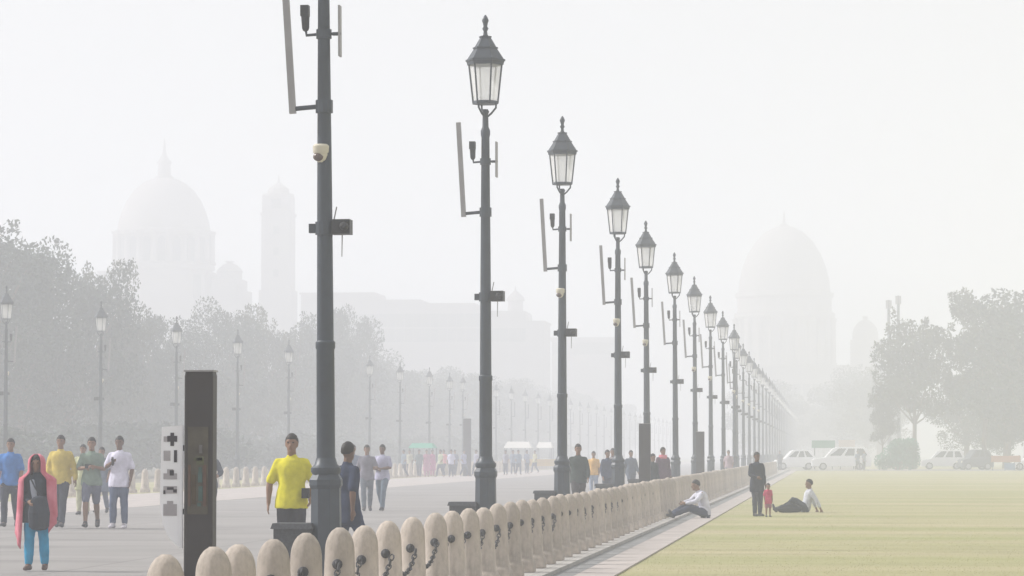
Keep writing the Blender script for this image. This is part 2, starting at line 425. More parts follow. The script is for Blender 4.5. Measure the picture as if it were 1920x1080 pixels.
# ------------------------------------------------------------------ the domed buildings on the hill, far off in the haze
def mtr(Y): return Y / 6000.0
D1 = 620.0; u = mtr(D1)
def zz(py): return Z(py, D1)
bld = thing('domed_secretariat', 'pale domed government block with a slim lantern on its dome, left in the haze', 'building', (X(305, D1), D1, 0))
def prof(lst, zf, u_): return [(r * u_, zf(y)) for r, y in lst]
b = MB(); b.lathe(prof([(92, 600), (92, 505), (97, 503), (97, 496), (92, 494), (90, 440), (95, 438), (95, 430), (89, 428)][::1], zz, u), 32)
b.build('drum', M_cream_stone, bld, angle=40)
b = MB(); b.lathe(prof([(89, 430), (86, 412), (80, 392), (71, 372), (58, 353), (42, 339), (26, 331), (18, 329)], zz, u), 32)
b.build('dome', M_cream_stone, bld, angle=40)
b = MB(); b.lathe(prof([(18, 329), (18, 326), (13, 324), (12, 302), (15, 300), (13, 296), (9, 292), (6, 286), (3.5, 280), (2.5, 268), (1, 254)], zz, u), 12)
b.build('lantern', M_cream_stone, bld, angle=40)
cm = MB(); cm.lathe([(.75, 0), (.75, .5), (.55, .6), (.5, 6.0), (.7, 6.2), (.75, 6.5)], 10); cme = cm.mesh('column', M_cream_stone, True)
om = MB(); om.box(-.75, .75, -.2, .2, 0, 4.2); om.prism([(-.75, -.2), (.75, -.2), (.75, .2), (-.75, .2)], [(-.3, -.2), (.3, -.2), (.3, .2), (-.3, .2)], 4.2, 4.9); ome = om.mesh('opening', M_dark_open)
for k in range(20):
    a = 6.283 * k / 20
    c = link('column', cme, bld); c.location = (math.cos(a) * 93 * u, math.sin(a) * 93 * u, zz(493))
    a += .157
    c = link('opening', ome, bld); c.location = (math.cos(a) * 90.5 * u, math.sin(a) * 90.5 * u, zz(490)); c.rotation_euler = (0, 0, a + 1.5708)
b = MB(); b.box(-112 * u, 92 * u, -6, 14, -.05, zz(512)); b.box(-114 * u, 94 * u, -6.6, 14.6, zz(512), zz(507)); b.build('main_block', M_red_stone, bld)
b = MB(); b.box(92.2 * u, 150 * u, -4, 12, -.05, zz(540)); b.box(98 * u, 146 * u, -3, 9, zz(540), zz(520)); b.build('corner_block', M_red_stone, bld)
b = MB(); b.lathe([(24 * u, zz(520)), (24 * u, zz(508)), (26 * u, zz(506)), (22 * u, zz(500)), (14 * u, zz(493)), (5 * u, zz(489)), (1, zz(486))], 16, (124 * u, 2, 0)); b.build('corner_dome', M_red_stone, bld, angle=40)
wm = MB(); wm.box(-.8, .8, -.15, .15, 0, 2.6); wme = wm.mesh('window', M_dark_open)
for k in range(9):
    for z in (zz(560), zz(540)):
        c = link('window', wme, bld); c.location = ((-100 + 22 * k) * u, -6.05, z)
tw = thing('square_tower', 'pale square clock tower with a stepped cap rising right of the left dome', 'tower', (X(527, D1), D1 - 4, 0))
b = MB()
b.box(-32 * u, 32 * u, -3, 3, -.05, zz(545)); b.box(-28 * u, 28 * u, -2.7, 2.7, zz(545), zz(405)); b.box(-30 * u, 30 * u, -2.9, 2.9, zz(405), zz(400)); b.box(-27 * u, 27 * u, -2.6, 2.6, zz(400), zz(368))
b.build('shaft', M_red_stone, tw)
b = MB(); b.lathe([(30 * u, zz(368)), (30 * u, zz(364)), (21 * u, zz(362)), (20 * u, zz(354)), (12 * u, zz(348)), (5 * u, zz(344)), (2 * u, zz(340)), (.8 * u, zz(328))], 8, rot=R(22.5)); b.build('cap', M_cream_stone, tw)
b = MB(); b.box(-9 * u, 9 * u, -2.8, -2.5, zz(392), zz(374)); b.build('belfry_opening', M_dark_open, tw)
for z in (440, 480, 520):
    b = MB(); b.box(-5 * u, 5 * u, -2.85, -2.6, zz(z), zz(z - 14)); b.build('window', M_dark_open, tw)
wg = thing('long_wing', 'long low pale office wing stretching right from the square tower', 'building', (X(560, D1), D1 + 6, 0))
segs = [(0, 145, 549), (145, 232, 563), (232, 335, 570), (335, 430, 585), (430, 465, 604)]
b = MB()
for i, (a, e, top) in enumerate(segs):
    b.box(a * u, e * u - .01, -4 - .05 * i, 10, -.05, zz(top)); b.box(a * u - .2, e * u + .19 - .4 * (i < 4) , -4.6 - .05 * i, 10.4, zz(top), zz(top - 3))
b.build('wall', M_red_stone, wg)
b = MB(); b.lathe([(17 * u, zz(582)), (15 * u, zz(579)), (14 * u, zz(562)), (18 * u, zz(560)), (15 * u, zz(553)), (8 * u, zz(546)), (2 * u, zz(541)), (.7 * u, zz(533))], 12, (405 * u, 2, 0)); b.build('roof_pavilion', M_red_stone, wg, angle=40)
for k in range(26):
    for z in (640, 612):
        if k > 20 and z == 612: continue
        c = link('window', wme, wg); c.location = ((10 + 16.5 * k) * u, -4.5, zz(z))
D2 = 700.0; u2 = mtr(D2)
def z2(py): return Z(py, D2)
lo = thing('far_office_block', 'faint flat roofed block behind the third and fourth lamp posts', 'building', (X(1035, D2), D2, 0))
b = MB(); b.box(0, 118 * u2, 0, 12, -.05, z2(638)); b.box(-1, 119 * u2, -.6, 12.6, z2(638), z2(633)); b.build('wall', M_red_stone, lo)
for k in range(9):
    c = link('window', wme, lo); c.location = ((8 + 12.5 * k) * u2, -.05, z2(665))
D3 = 690.0; u3 = mtr(D3)
def z3(py): return Z(py, D3)
pb = thing('domed_palace', 'faint great dome of the palace closing the avenue on the right', 'building', (X(1472, D3), D3, 0))
b = MB(); b.lathe(prof([(90, 690), (90, 600), (94, 598), (94, 590), (88, 588), (88, 562), (92, 560), (92, 553), (86, 551)], z3, u3), 32); b.build('drum', M_cream_stone, pb, angle=40)
b = MB(); b.lathe(prof([(86, 551), (84, 530), (78, 505), (68, 480), (53, 456), (36, 439), (20, 431), (10, 428)], z3, u3), 32); b.build('dome', M_cream_stone, pb, angle=40)
b = MB(); b.lathe(prof([(10, 428), (8, 425), (3, 422), (2, 410), (.8, 400)], z3, u3), 10); b.build('finial', M_cream_stone, pb)
for k in range(24):
    a = 6.283 * k / 24
    c = link('column', cme, pb); c.location = (math.cos(a) * 91 * u3, math.sin(a) * 91 * u3, z3(690)); c.scale = (1, 1, (z3(600) - z3(690)) / 6.5)
b = MB(); b.box(-95 * u3, 180 * u3, -8, 18, -.05, z3(692)); b.box(-97 * u3, 182 * u3, -8.6, 18.6, z3(692), z3(688)); b.build('main_block', M_cream_stone, pb)
for k in range(15):
    for z in (745, 780):
        c = link('window', wme, pb); c.location = ((-85 + 18 * k) * u3, -8.05, z3(z))
b = MB(); b.box(122 * u3, 182 * u3, -3, 3, z3(688), z3(640)); b.build('side_block', M_cream_stone, pb)
b = MB(); b.lathe([(24 * u3, z3(640)), (24 * u3, z3(628)), (21 * u3, z3(617)), (13 * u3, z3(607)), (4 * u3, z3(602)), (.6, z3(596))], 16, (150 * u3, 0, 0)); b.build('side_dome', M_cream_stone, pb, angle=40)
for i, px in enumerate((1668, 1686)):
    ms = thing('light_mast', ['shorter of two thin pale masts above the right hand trees', 'taller of two thin pale masts above the right hand trees'][i], 'mast', (X(px, 390), 390, 0), 0, 'masts above the trees')
    h = Z([568, 560][i], 390); b = MB(); b.tube([(0, 0, -.1), (0, 0, h)], [.26, .17], 8); b.build('pole', M_iron, ms)
    b = MB(); b.box(-.35, .35, -.15, .15, h - .9, h + .1); b.build('floodlight', M_plast, ms)

# ------------------------------------------------------------------ the air: a closed box of even haze round everything
b = MB(); b.box(GX0 - 5, GX1 + 5, GY0 - 5, GY1 + 5, -1.16, 70.0)
hz = b.build('haze', [])
m = bpy.data.materials.new('hazy_air'); m.use_nodes = True; t = m.node_tree; t.nodes.clear()
o_ = t.nodes.new('ShaderNodeOutputMaterial'); pv = t.nodes.new('ShaderNodeVolumePrincipled')
pv.inputs['Color'].default_value = (.918, .942, 1.0, 1); pv.inputs['Density'].default_value = 0.0034; pv.inputs['Anisotropy'].default_value = .15
t.links.new(pv.outputs[0], o_.inputs['Volume']); hz.data.materials.append(m)
tag(hz, 'thin pale haze filling the whole avenue', 'haze', kind='stuff')
# ------------------------------------------------------------------ lamp posts
def hexa(r, n=6, rot=R(0)): return [(r * math.cos(2 * math.pi * k / n + rot), r * math.sin(2 * math.pi * k / n + rot)) for k in range(n)]
def make_lamp():
    L = thing('street_lamp', 'lamp', 'street lamp')
    b = MB(); b.lathe([(.27, -.02), (.27, .06), (.235, .10), (.20, .14), (.175, .22), (.165, 1.08), (.185, 1.12), (.185, 1.18), (.15, 1.24)], 8, rot=R(22.5)); b.build('pedestal', M_iron, L)
    b = MB(); b.lathe([(.15, 1.24), (.165, 1.27), (.165, 1.31), (.125, 1.35), (.105, 1.42)], 16); b.build('collar', M_iron, L, angle=35)
    b = MB(); b.lathe([(.102, 1.42), (.098, 2.6), (.108, 2.62), (.108, 2.68), (.092, 2.70), (.082, 4.4), (.064, 6.45), (.075, 6.5), (.075, 6.56), (.05, 6.62), (.045, 6.82), (.06, 6.86), (.04, 6.9)], 16); b.build('pole', M_iron, L, angle=35)
    b = MB()
    for a in (0, 120, 240):
        c, s_ = math.cos(R(a)), math.sin(R(a))
        b.tube([(.03 * c, .03 * s_, 6.78), (.09 * c, .09 * s_, 6.83), (.165 * c, .165 * s_, 6.92), (.17 * c, .17 * s_, 7.0)], [.016, .016, .016, .016], 6)
    b.build('yoke', M_iron, L, smooth=True)
    fr = MB()
    fr.prism(hexa(.205), hexa(.205), 6.98, 7.03)
    for k in range(6):
        a = math.pi / 3 * k
        p0 = Vector((.195 * math.cos(a), .195 * math.sin(a), 7.0)); p1 = Vector((.262 * math.cos(a), .262 * math.sin(a), 7.62))
        fr.tube([p0, p1], [.014, .014], 5)
    fr.prism(hexa(.285), hexa(.30), 7.60, 7.66)
    f = fr.build('lantern_frame', M_iron, L)
    for k in range(6):
        a0, a1 = math.pi / 3 * k, math.pi / 3 * (k + 1)
        def q(r, a, z): return Vector((r * math.cos(a), r * math.sin(a), z))
        v = [q(.187, a0, 7.03), q(.187, a1, 7.03), q(.252, a1, 7.60), q(.252, a0, 7.60)]
        mid = (a0 + a1) / 2; ins = Vector((math.cos(mid), math.sin(mid), 0)) * .006
        g_ = MB(); g_.add(v + [p - ins for p in v], [(0, 1, 2, 3), (7, 6, 5, 4), (0, 4, 5, 1), (1, 5, 6, 2), (2, 6, 7, 3), (3, 7, 4, 0)])
        g_.build('glass_pane', M_frost, L)
    b = MB(); b.prism(hexa(.315), hexa(.315), 7.66, 7.69); b.prism(hexa(.295), hexa(.185), 7.69, 7.86); b.prism(hexa(.20), hexa(.20), 7.86, 7.885); b.prism(hexa(.175), hexa(.085), 7.885, 8.04); b.prism(hexa(.10), hexa(.10), 8.04, 8.06)
    rf = b.build('lantern_roof', M_iron, L)
    b = MB(); b.lathe([(.05, 8.06), (.035, 8.09), (.028, 8.14), (.05, 8.18), (.03, 8.22), (.04, 8.27), (.055, 8.31), (.035, 8.36), (.01, 8.40)], 10); b.build('finial', M_iron, rf, smooth=True)
    # banner mast on an arm, left of the pole
    b = MB(); b.tube([(-.07, 0, 5.27), (-.34, 0, 5.25)], [.028, .028], 6); b.lathe([(.095, 5.2), (.095, 5.34)], 12); a_ = b.build('arm', M_iron, L)
    b = MB(); b.box(-.035, .035, -.03, .03, 0, 1.5, Matrix.Translation((-.345, 0, 5.2)) @ Matrix.Rotation(R(-3.2), 4, 'Y')); b.build('banner_mast', M_plast, a_)
    b = MB(); b.lathe([(.085, 6.02), (.085, 6.12)], 12); b.tube([(.1, 0, 6.07), (.17, 0, 6.07)], [.022, .022], 6); b.tube([(-.06, 0, 6.07), (-.19, 0, 6.06), (-.2, 0, 6.14)], [.018, .018, .018], 6); c_ = b.build('upper_bracket', M_iron, L)
    b = MB(); b.tube([(-.20, 0, 6.14), (-.205, 0, 6.34)], [.04, .05], 8); b.box(-.25, -.16, -.06, .05, 6.27, 6.39); b.build('spotlight', M_black, c_)
    b = MB(); b.box(.165, .185, -.07, .07, 5.82, 6.38); b.build('antenna_panel', M_plast, c_)
    b = MB(); b.lathe([(.105, 3.86), (.105, 4.0)], 12); b.box(-.17, -.09, -.04, .04, 3.88, 3.98); b.build('clamp', M_iron, L)
    b = MB(); b.box(.09, .29, -.12, .10, 3.86, 4.02); b.tube([(.23, -.12, 3.94), (.23, -.15, 3.94)], [.05, .05], 8); b.build('floodlight', M_black, L)
    b = MB(); b.tube([(.19, 0, 3.86), (.185, 0, 3.62)], [.007, .005], 5); b.tube([(.10, .0, 4.02), (.13, 0, 4.16)], [.008, .007], 5); b.build('cable', M_plast, L)
    b = MB(); b.lathe([(.07, 4.74), (.085, 4.76), (.09, 4.83), (.07, 4.85)], 14, (-.03, -.055, 0)); b.lathe([(.03, 4.65), (.06, 4.68), (.078, 4.74)], 14, (-.03, -.055, 0))
    b.build('dome_camera', M_cream, L, angle=40)
    b = MB(); b.ball((-.05, -.085, 4.71), (.062, .062, .05), 12, 8); b.build('camera_lens', M_dome, L, smooth=True)
    return reg(L)
lamp = make_lamp()
# a one-mesh copy for lamps too far off to show their parts
fl = MB()
fl.lathe([(.27, 0), (.19, .14), (.165, 1.1), (.18, 1.2), (.105, 1.42), (.085, 4.4), (.06, 6.8), (.16, 6.96), (.205, 7.03)], 8)
fl.lathe([(.30, 7.60), (.30, 7.69), (.185, 7.86), (.10, 8.06), (.045, 8.2), (.02, 8.4)], 6)
fl.box(.09, .29, -.12, .1, 3.86, 4.02); fl.box(-.38, -.3, -.03, .03, 5.2, 6.7); fl.box(-.38, -.05, -.03, .03, 5.2, 5.27)
fl.cur = 1; fl.lathe([(.19, 7.03), (.255, 7.60)], 6)
far_me = fl.mesh('street_lamp', [M_iron, M_frost])
near = [(613, 34.2), (911, 49.5), (1054, 64.6), (1159, 79.3), (1213.5, 94.0), (1267, 109), (1304, 123.8), (1333, 139), (1357, 154), (1377, 169.5)]
GN = 'lamp posts along the near kerb'
lab = ['nearest lamp post, too tall for the frame, its base behind the front bollards',
       'second lamp post, its whole lantern showing against the sky',
       'third lamp post from the front in the near row',
       'fourth lamp post from the front in the near row', 'fifth lamp post from the front in the near row', 'sixth lamp post from the front in the near row',
       'seventh lamp post from the front in the near row', 'eighth lamp post from the front in the near row', 'ninth lamp post from the front in the near row', 'tenth lamp post from the front in the near row']
lamp_pos = []
for i, (px, Y) in enumerate(near):
    x = X(px, Y); lamp_pos.append((x, Y))
    sk = ('dome_camera', 'camera_lens') if i in (1, 5, 8) else ()
    if i == 0: o = lamp; tag(o, lab[0], 'street lamp', GN)
    else: o = place(lamp, (0, 0, 0), 0, lab[i], None, GN, skip=sk)
    o.location = (x, Y, 0); o.scale = (1, 1, .988)
    o.rotation_euler = (0, R(-.45) if i == 0 else R(rnd.uniform(-.22, .22)), 0 if i == 0 else R(rnd.uniform(-5, 5)))
Y = 184.7; k = 0
while Y < 690:
    x = -5.15
    if Y < 250: o = place(lamp, (x, Y, 0), 0, '%s lamp post from the front in the near row' % ORD[10 + k], None, GN)
    else: o = link('street_lamp', far_me); o.location = (x, Y, 0); tag(o, 'tiny lamp post in the merging far end of the near row', 'street lamp', 'lamp posts merging at the end of the near row')
    Y += 15.3; k += 1
farpx = [(10, 530, 127.5), (188, 560, 142), (330, 590, 158), (445, 615, 173.5), (541, 635, 189), (619, 650, 204.5), (693, 665, 220), (750, 678, 235.5), (805, 688, 251), (843, 698, 266.5), (868, 701, 281)]
for i, (px, top, Y) in enumerate(farpx):
    o = place(lamp, (X(px, Y), Y, 0), math.pi, '%s lamp post from the left in the far row before the trees' % ORD[i], None, 'lamp posts of the far row')
    s_ = Z(top, Y) / 8.4; o.scale = (s_, s_, s_)
Y = 312
while Y < 690:
    o = link('street_lamp', far_me); o.location = (-32.2, Y, 0); o.rotation_euler = (0, 0, math.pi); tag(o, 'tiny faded lamp post in the distant part of the far row', 'street lamp', 'faded lamp posts of the far row'); Y += 15.3

# dark boxes standing left of the near lamp bases
def make_box():
    L = thing('utility_box', 'box', 'utility box')
    b = MB(); b.box(-.24, .22, -.22, .22, 0, .06); b.build('plinth', M_granite, L)
    b = MB(); b.box(-.21, .20, -.2, .2, .06, .64); b.build('cabinet', M_granite, L)
    b = MB(); b.prism([(-.24, -.23), (.22, -.23), (.22, .23), (-.24, .23)], [(-.22, -.21), (.20, -.21), (.20, .21), (-.22, .21)], .64, .70); b.build('lid', M_granite, L)
    b = MB(); b.box(-.17, .16, -.212, -.2, .12, .58); d_ = b.build('door', M_granite, L)
    b = MB(); b.box(.10, .12, -.232, -.212, .32, .40); b.build('handle', M_black, d_)
    return reg(L)
ub = make_box()
for i, (x, Y) in enumerate(lamp_pos[:6]):
    l_ = 'dark granite coloured box left of the %s lamp post base' % ['nearest', 'second', 'third', 'fourth', 'fifth', 'sixth'][i]
    if i == 0: o = ub; tag(o, l_, 'utility box', 'boxes beside the lamp bases')
    else: o = place(ub, (0, 0, 0), 0, l_, None, 'boxes beside the lamp bases')
    o.location = (x - .34, Y + .02, 0)

# ------------------------------------------------------------------ bollards linked by chains
def rrect(w_, d_, c_=.035):
    hw, hd = w_ / 2, d_ / 2; p = []
    for sx, sy, a0 in ((1, 1, 0), (-1, 1, 90), (-1, -1, 180), (1, -1, 270)):
        for k in range(4):
            a = R(a0 + 30 * k); p.append((sx * (hw - c_) + c_ * math.cos(a), sy * (hd - c_) + c_ * math.sin(a)))
    return p
def loft(b, rings):
    n = len(rings[0][0]); vs_ = [(x, y, z) for r_, z in rings for x, y in r_]
    fs = [tuple(range(n - 1, -1, -1)), tuple((len(rings) - 1) * n + k for k in range(n))]
    for j in range(len(rings) - 1):
        fs += [(j * n + k, j * n + (k + 1) % n, (j + 1) * n + (k + 1) % n, (j + 1) * n + k) for k in range(n)]
    b.add(vs_, fs)
PW, PH = .228, .88
b = MB()
rings = [(rrect(PW + .085, PW + .085, .03), 0.004), (rrect(PW + .085, PW + .085, .03), .12), (rrect(PW + .05, PW + .05, .05), .16), (rrect(PW + .035, PW + .035, .11), .18), (rrect(PW, PW, .108), PH - .21)]
for k in range(1, 9):
    q = k / 8.25; f = (1 - q ** 2.5) ** .56; rings.append((rrect(max(.03, PW * f), max(.03, PW * f), max(.012, .108 * f)), PH - .21 + .21 * q))
loft(b, rings); post_me = b.mesh('post', M_stone, True)
try: post_me.set_sharp_from_angle(angle=R(50))
except Exception: pass
b = MB()
for k in range(12):
    a = 2 * math.pi * k / 12
b.lathe([(.040, 0), (.040, .014), (.026, .02)], 12, M=Matrix.Rotation(R(90), 4, 'X')); b.tube([(0, -.012, 0), (0, -.04, .02), (0, -.065, 0), (0, -.04, -.02), (0, -.012, 0)], [.011] * 5, 6)
eye_me = b.mesh('chain_eye', M_chain, True)
def chain_mesh(span, sag):
    """a hanging chain of links along +Y from the eye"""
    b = MB(); n = max(10, int(span / .062)); pr = []
    for k in range(n + 1):
        t_ = k / n; pr.append(Vector((0, span * t_, -4 * sag * t_ * (1 - t_))))
    for k in range(n):
        c = (pr[k] + pr[k + 1]) / 2; d = (pr[k + 1] - pr[k]).normalized(); L_ = (pr[k + 1] - pr[k]).length * .68
        sdv = Vector((1, 0, 0)) if k % 2 else d.cross(Vector((1, 0, 0)))
        ring = [c + d * L_ * math.cos(a) + sdv * .021 * math.sin(a) for a in [2 * math.pi * q / 8 for q in range(8)]]
        b.tube(ring + [ring[0]], [.0068] * 9, 4, cap=False)
    return b.mesh('chain', M_chain, True)
bx = -3.71
ys = []
for px in (308, 404, 515, 575, 637, 681, 728, 772, 817): ys.append(bx / ray(px, 850).x)
pre = []
y = ys[0] - 1.45
ys = pre[::-1] + ys
while ys[-1] < 232: ys.append(ys[-1] + 1.45)
ys.insert(len(pre) + 2, bx / ray(447, 850).x)
spans = {}
NB = 'linked stone bollards along the lawn'
for i, y in enumerate(ys):
    k = i - len(pre)
    if 0 <= k < 12: l_ = '%s rounded sandstone bollard from the left of those in view' % ORD[k]
    else: l_ = 'rounded sandstone bollard in the merged line running down to the lawn end' if k >= 12 else 'sandstone bollard just below the frame in the near row'
    t_ = thing('bollard', l_, 'bollard', (bx, y, 0), rnd.uniform(-.03, .03), NB if not 0 <= k < 12 else 'front stone bollards')
    t_.rotation_euler = (rnd.uniform(-.012, .012), rnd.uniform(-.015, .015), rnd.uniform(-.05, .05)); t_.scale = (1, 1, rnd.uniform(.985, 1.015))
    p = link('post', post_me, t_)
    if y < 120:
        for s_ in (-1, 1):
            e = link('chain_eye', eye_me, t_); e.location = (0, -PW / 2 - .002 if s_ < 0 else PW / 2 + .002, .60); e.rotation_euler = (0, 0, 0 if s_ < 0 else math.pi)
    if i + 1 < len(ys) and y < 90:
        sp = round(ys[i + 1] - y - PW - .13, 2)
        if sp not in spans: spans[sp] = chain_mesh(sp, .20 if sp > .8 else .10)
        c = link('chain', spans[sp], t_); c.location = (0, PW / 2 + .065, .60)
# the far side's bollards
y = 96.0; xb = -25.1; i = 0
while y < 300:
    t_ = thing('bollard', 'small cream bollard along the far pavement below the trees', 'bollard', (xb, y, 0), 0, 'bollards of the far pavement')
    p = link('post', post_me, t_); p.scale = (1.1, 1.1, 1); y += 2.3; i += 1

# ------------------------------------------------------------------ dark information pillars
def pillar(name, label, px, Y, top, w_, panel, group):
    h = Z(top, Y); t_ = thing(name, label, 'pillar', (X(px, Y), Y, 0), 0, group)
    b = MB(); b.box(-w_ / 2 - .04, w_ / 2 + .04, -.12, .12, 0, .06); b.build('base_plate', M_black, t_)
    b = MB(); loft(b, [(rrect(w_, .16, .012), .06), (rrect(w_, .16, .012), h - .03), (rrect(w_ - .01, .15, .012), h)]); b.build('slab', M_bronze, t_)
    b = MB(); b.box(-w_ / 2 - .004, w_ / 2 + .004, -.084, .084, h, h + .012); b.build('cap', M_plast, t_)
    return t_, h
Yp = 22.3
ip, hp = pillar('information_pillar', 'tall dark bronze pillar with a dim picture strip behind the front bollards', 376, Yp, 696, .205, True, 'dark pillars')
def pz(py): return Z(py, Yp)
up = mtr(Yp)
b = MB(); b.box(-20 * up, 19 * up, -.086, -.0812, pz(965), pz(800)); pp = b.build('picture_panel', mat('dim_olive_print', (.085, .075, .06), .6, .3, 9), ip)
pr = [('rust', (.11, .065, .05), [(-19, -14, 950, 872), (10, 16, 950, 872)]), ('olive', (.095, .10, .055), [(-3, 11, 872, 856), (-8, 8, 864, 858)]), ('teal', (.06, .105, .10), [(0, 8, 905, 885), (1, 9, 940, 912), (-1, 6, 950, 943), (1, 7, 885, 876)]),
      ('grey', (.13, .12, .125), [(2, 8, 850, 834)]), ('brown', (.075, .055, .035), [(-12, -4, 946, 890)])]
for nm, c, rs in pr:
    b = MB()
    for a, e, y0, y1 in rs: b.box(a * up, e * up, -.0885 - .0004 * len(nm), -.0865, pz(y0), pz(y1))
    b.build('picture_patch', mat('print_' + nm, c, .6, .2, 12), pp)
# white side board with a column of dark signs, fixed to the pillar's left edge
Yw = -.03
b = MB(); xs = [(-73, 800), (-32, 797), (-32, 1030), (-40, 1026), (-58, 1010), (-70, 985), (-76, 940)]
b.extrude_y([(x * up, pz(y)) for x, y in xs][::-1], Yw - .008, Yw + .008); sb = b.build('sign_board', M_white, ip)
for z in (840, 960):
    b = MB(); b.box(-34 * up, -27 * up, Yw - .006, Yw + .006, pz(z) - .02, pz(z) + .02); b.build('bracket', M_black, ip)
M_ink = mat('sign_ink', (.05, .045, .055), .6, .1, 5); M_ink2 = mat('sign_ink_pale', (.36, .34, .36), .6, .1, 5)
def sgn(dark, pale):
    for rects, mm in ((dark, M_ink), (pale, M_ink2)):
        if not rects: continue
        b = MB()
        for j, (a, e, y0, y1) in enumerate(rects): b.box((a - 376) * up, (e - 376) * up, Yw - .0115 - .0003 * j - (.001 if mm is M_ink else 0), Yw - .0082, pz(y1), pz(y0))
        b.build('sign_mark', mm, sb)
sgn([(320, 327, 811, 836), (314, 333, 817, 828)], [(307, 315, 818, 828)])
sgn([(327, 333, 844, 867)], [(307, 320, 845, 864)])
sgn([(319, 327, 882, 892)], [(314, 326, 880, 899), (307, 333, 888, 899)])
sgn([(314, 327, 914, 919), (326, 333, 918, 924), (307, 311, 920, 927)], [(307, 333, 912, 926)])
sgn([], [(307, 333, 946, 968), (314, 326, 940, 958)])
t1, _ = pillar('information_pillar', 'dark slim pillar beside the fifth lamp post', 1209, 82, 795, .30, False, 'dark pillars')
t2, _ = pillar('information_pillar', 'dark slim pillar beside the seventh lamp post', 1313, 115.5, 810, .30, False, 'dark pillars')
t3, _ = pillar('information_pillar', 'tall grey pillar rising from the distant crowd on the far pavement', 876, 203, 785, .5, False, 'dark pillars')
# ------------------------------------------------------------------ people
PENDING = []
def remesh(mb, voxel, mats, name, wob=0.0, seed=0):
    """one skin over everything in mb; the surfaces of all figures are made in a single pass at the end"""
    me = mb.mesh(name, [], True); PENDING.append((me, voxel * (1.2 if name == 'body' else 1.6), list(mats), name, wob, seed))
    for m_ in mats: me.materials.append(m_)
    return me
def finish_remesh():
    tmp = []
    for me, voxel, mats, name, wob, seed in PENDING:
        o = bpy.data.objects.new('tmp', me); COL.objects.link(o); tmp.append(o)
        md = o.modifiers.new('r', 'REMESH'); md.mode = 'VOXEL'; md.voxel_size = voxel; md.use_smooth_shade = True
        sm = o.modifiers.new('s', 'SMOOTH'); sm.factor = .5; sm.iterations = 2
    dg = bpy.context.evaluated_depsgraph_get(); out = []
    for o, (me, voxel, mats, name, wob, seed) in zip(tmp, PENDING):
        m2 = bpy.data.meshes.new_from_object(o.evaluated_get(dg)); m2.materials.clear()
        for m_ in mats: m2.materials.append(m_)
        if wob:
            for v in m2.vertices:
                f = noise.noise(Vector((v.co.x * 14 + seed, v.co.y * 14, v.co.z * 6))) + .6 * noise.noise(Vector((v.co.x * 30, v.co.y * 30 + seed, v.co.z * 22)))
                v.co += v.normal * f * wob
        m2.polygons.foreach_set('use_smooth', [True] * len(m2.polygons)); out.append(m2)
    for o, m2, p in zip(tmp, out, PENDING):
        bpy.data.objects.remove(o); p[0].user_remap(m2); nm = p[3]; bpy.data.meshes.remove(p[0]); m2.name = nm
def V3(*a): return Vector(a)
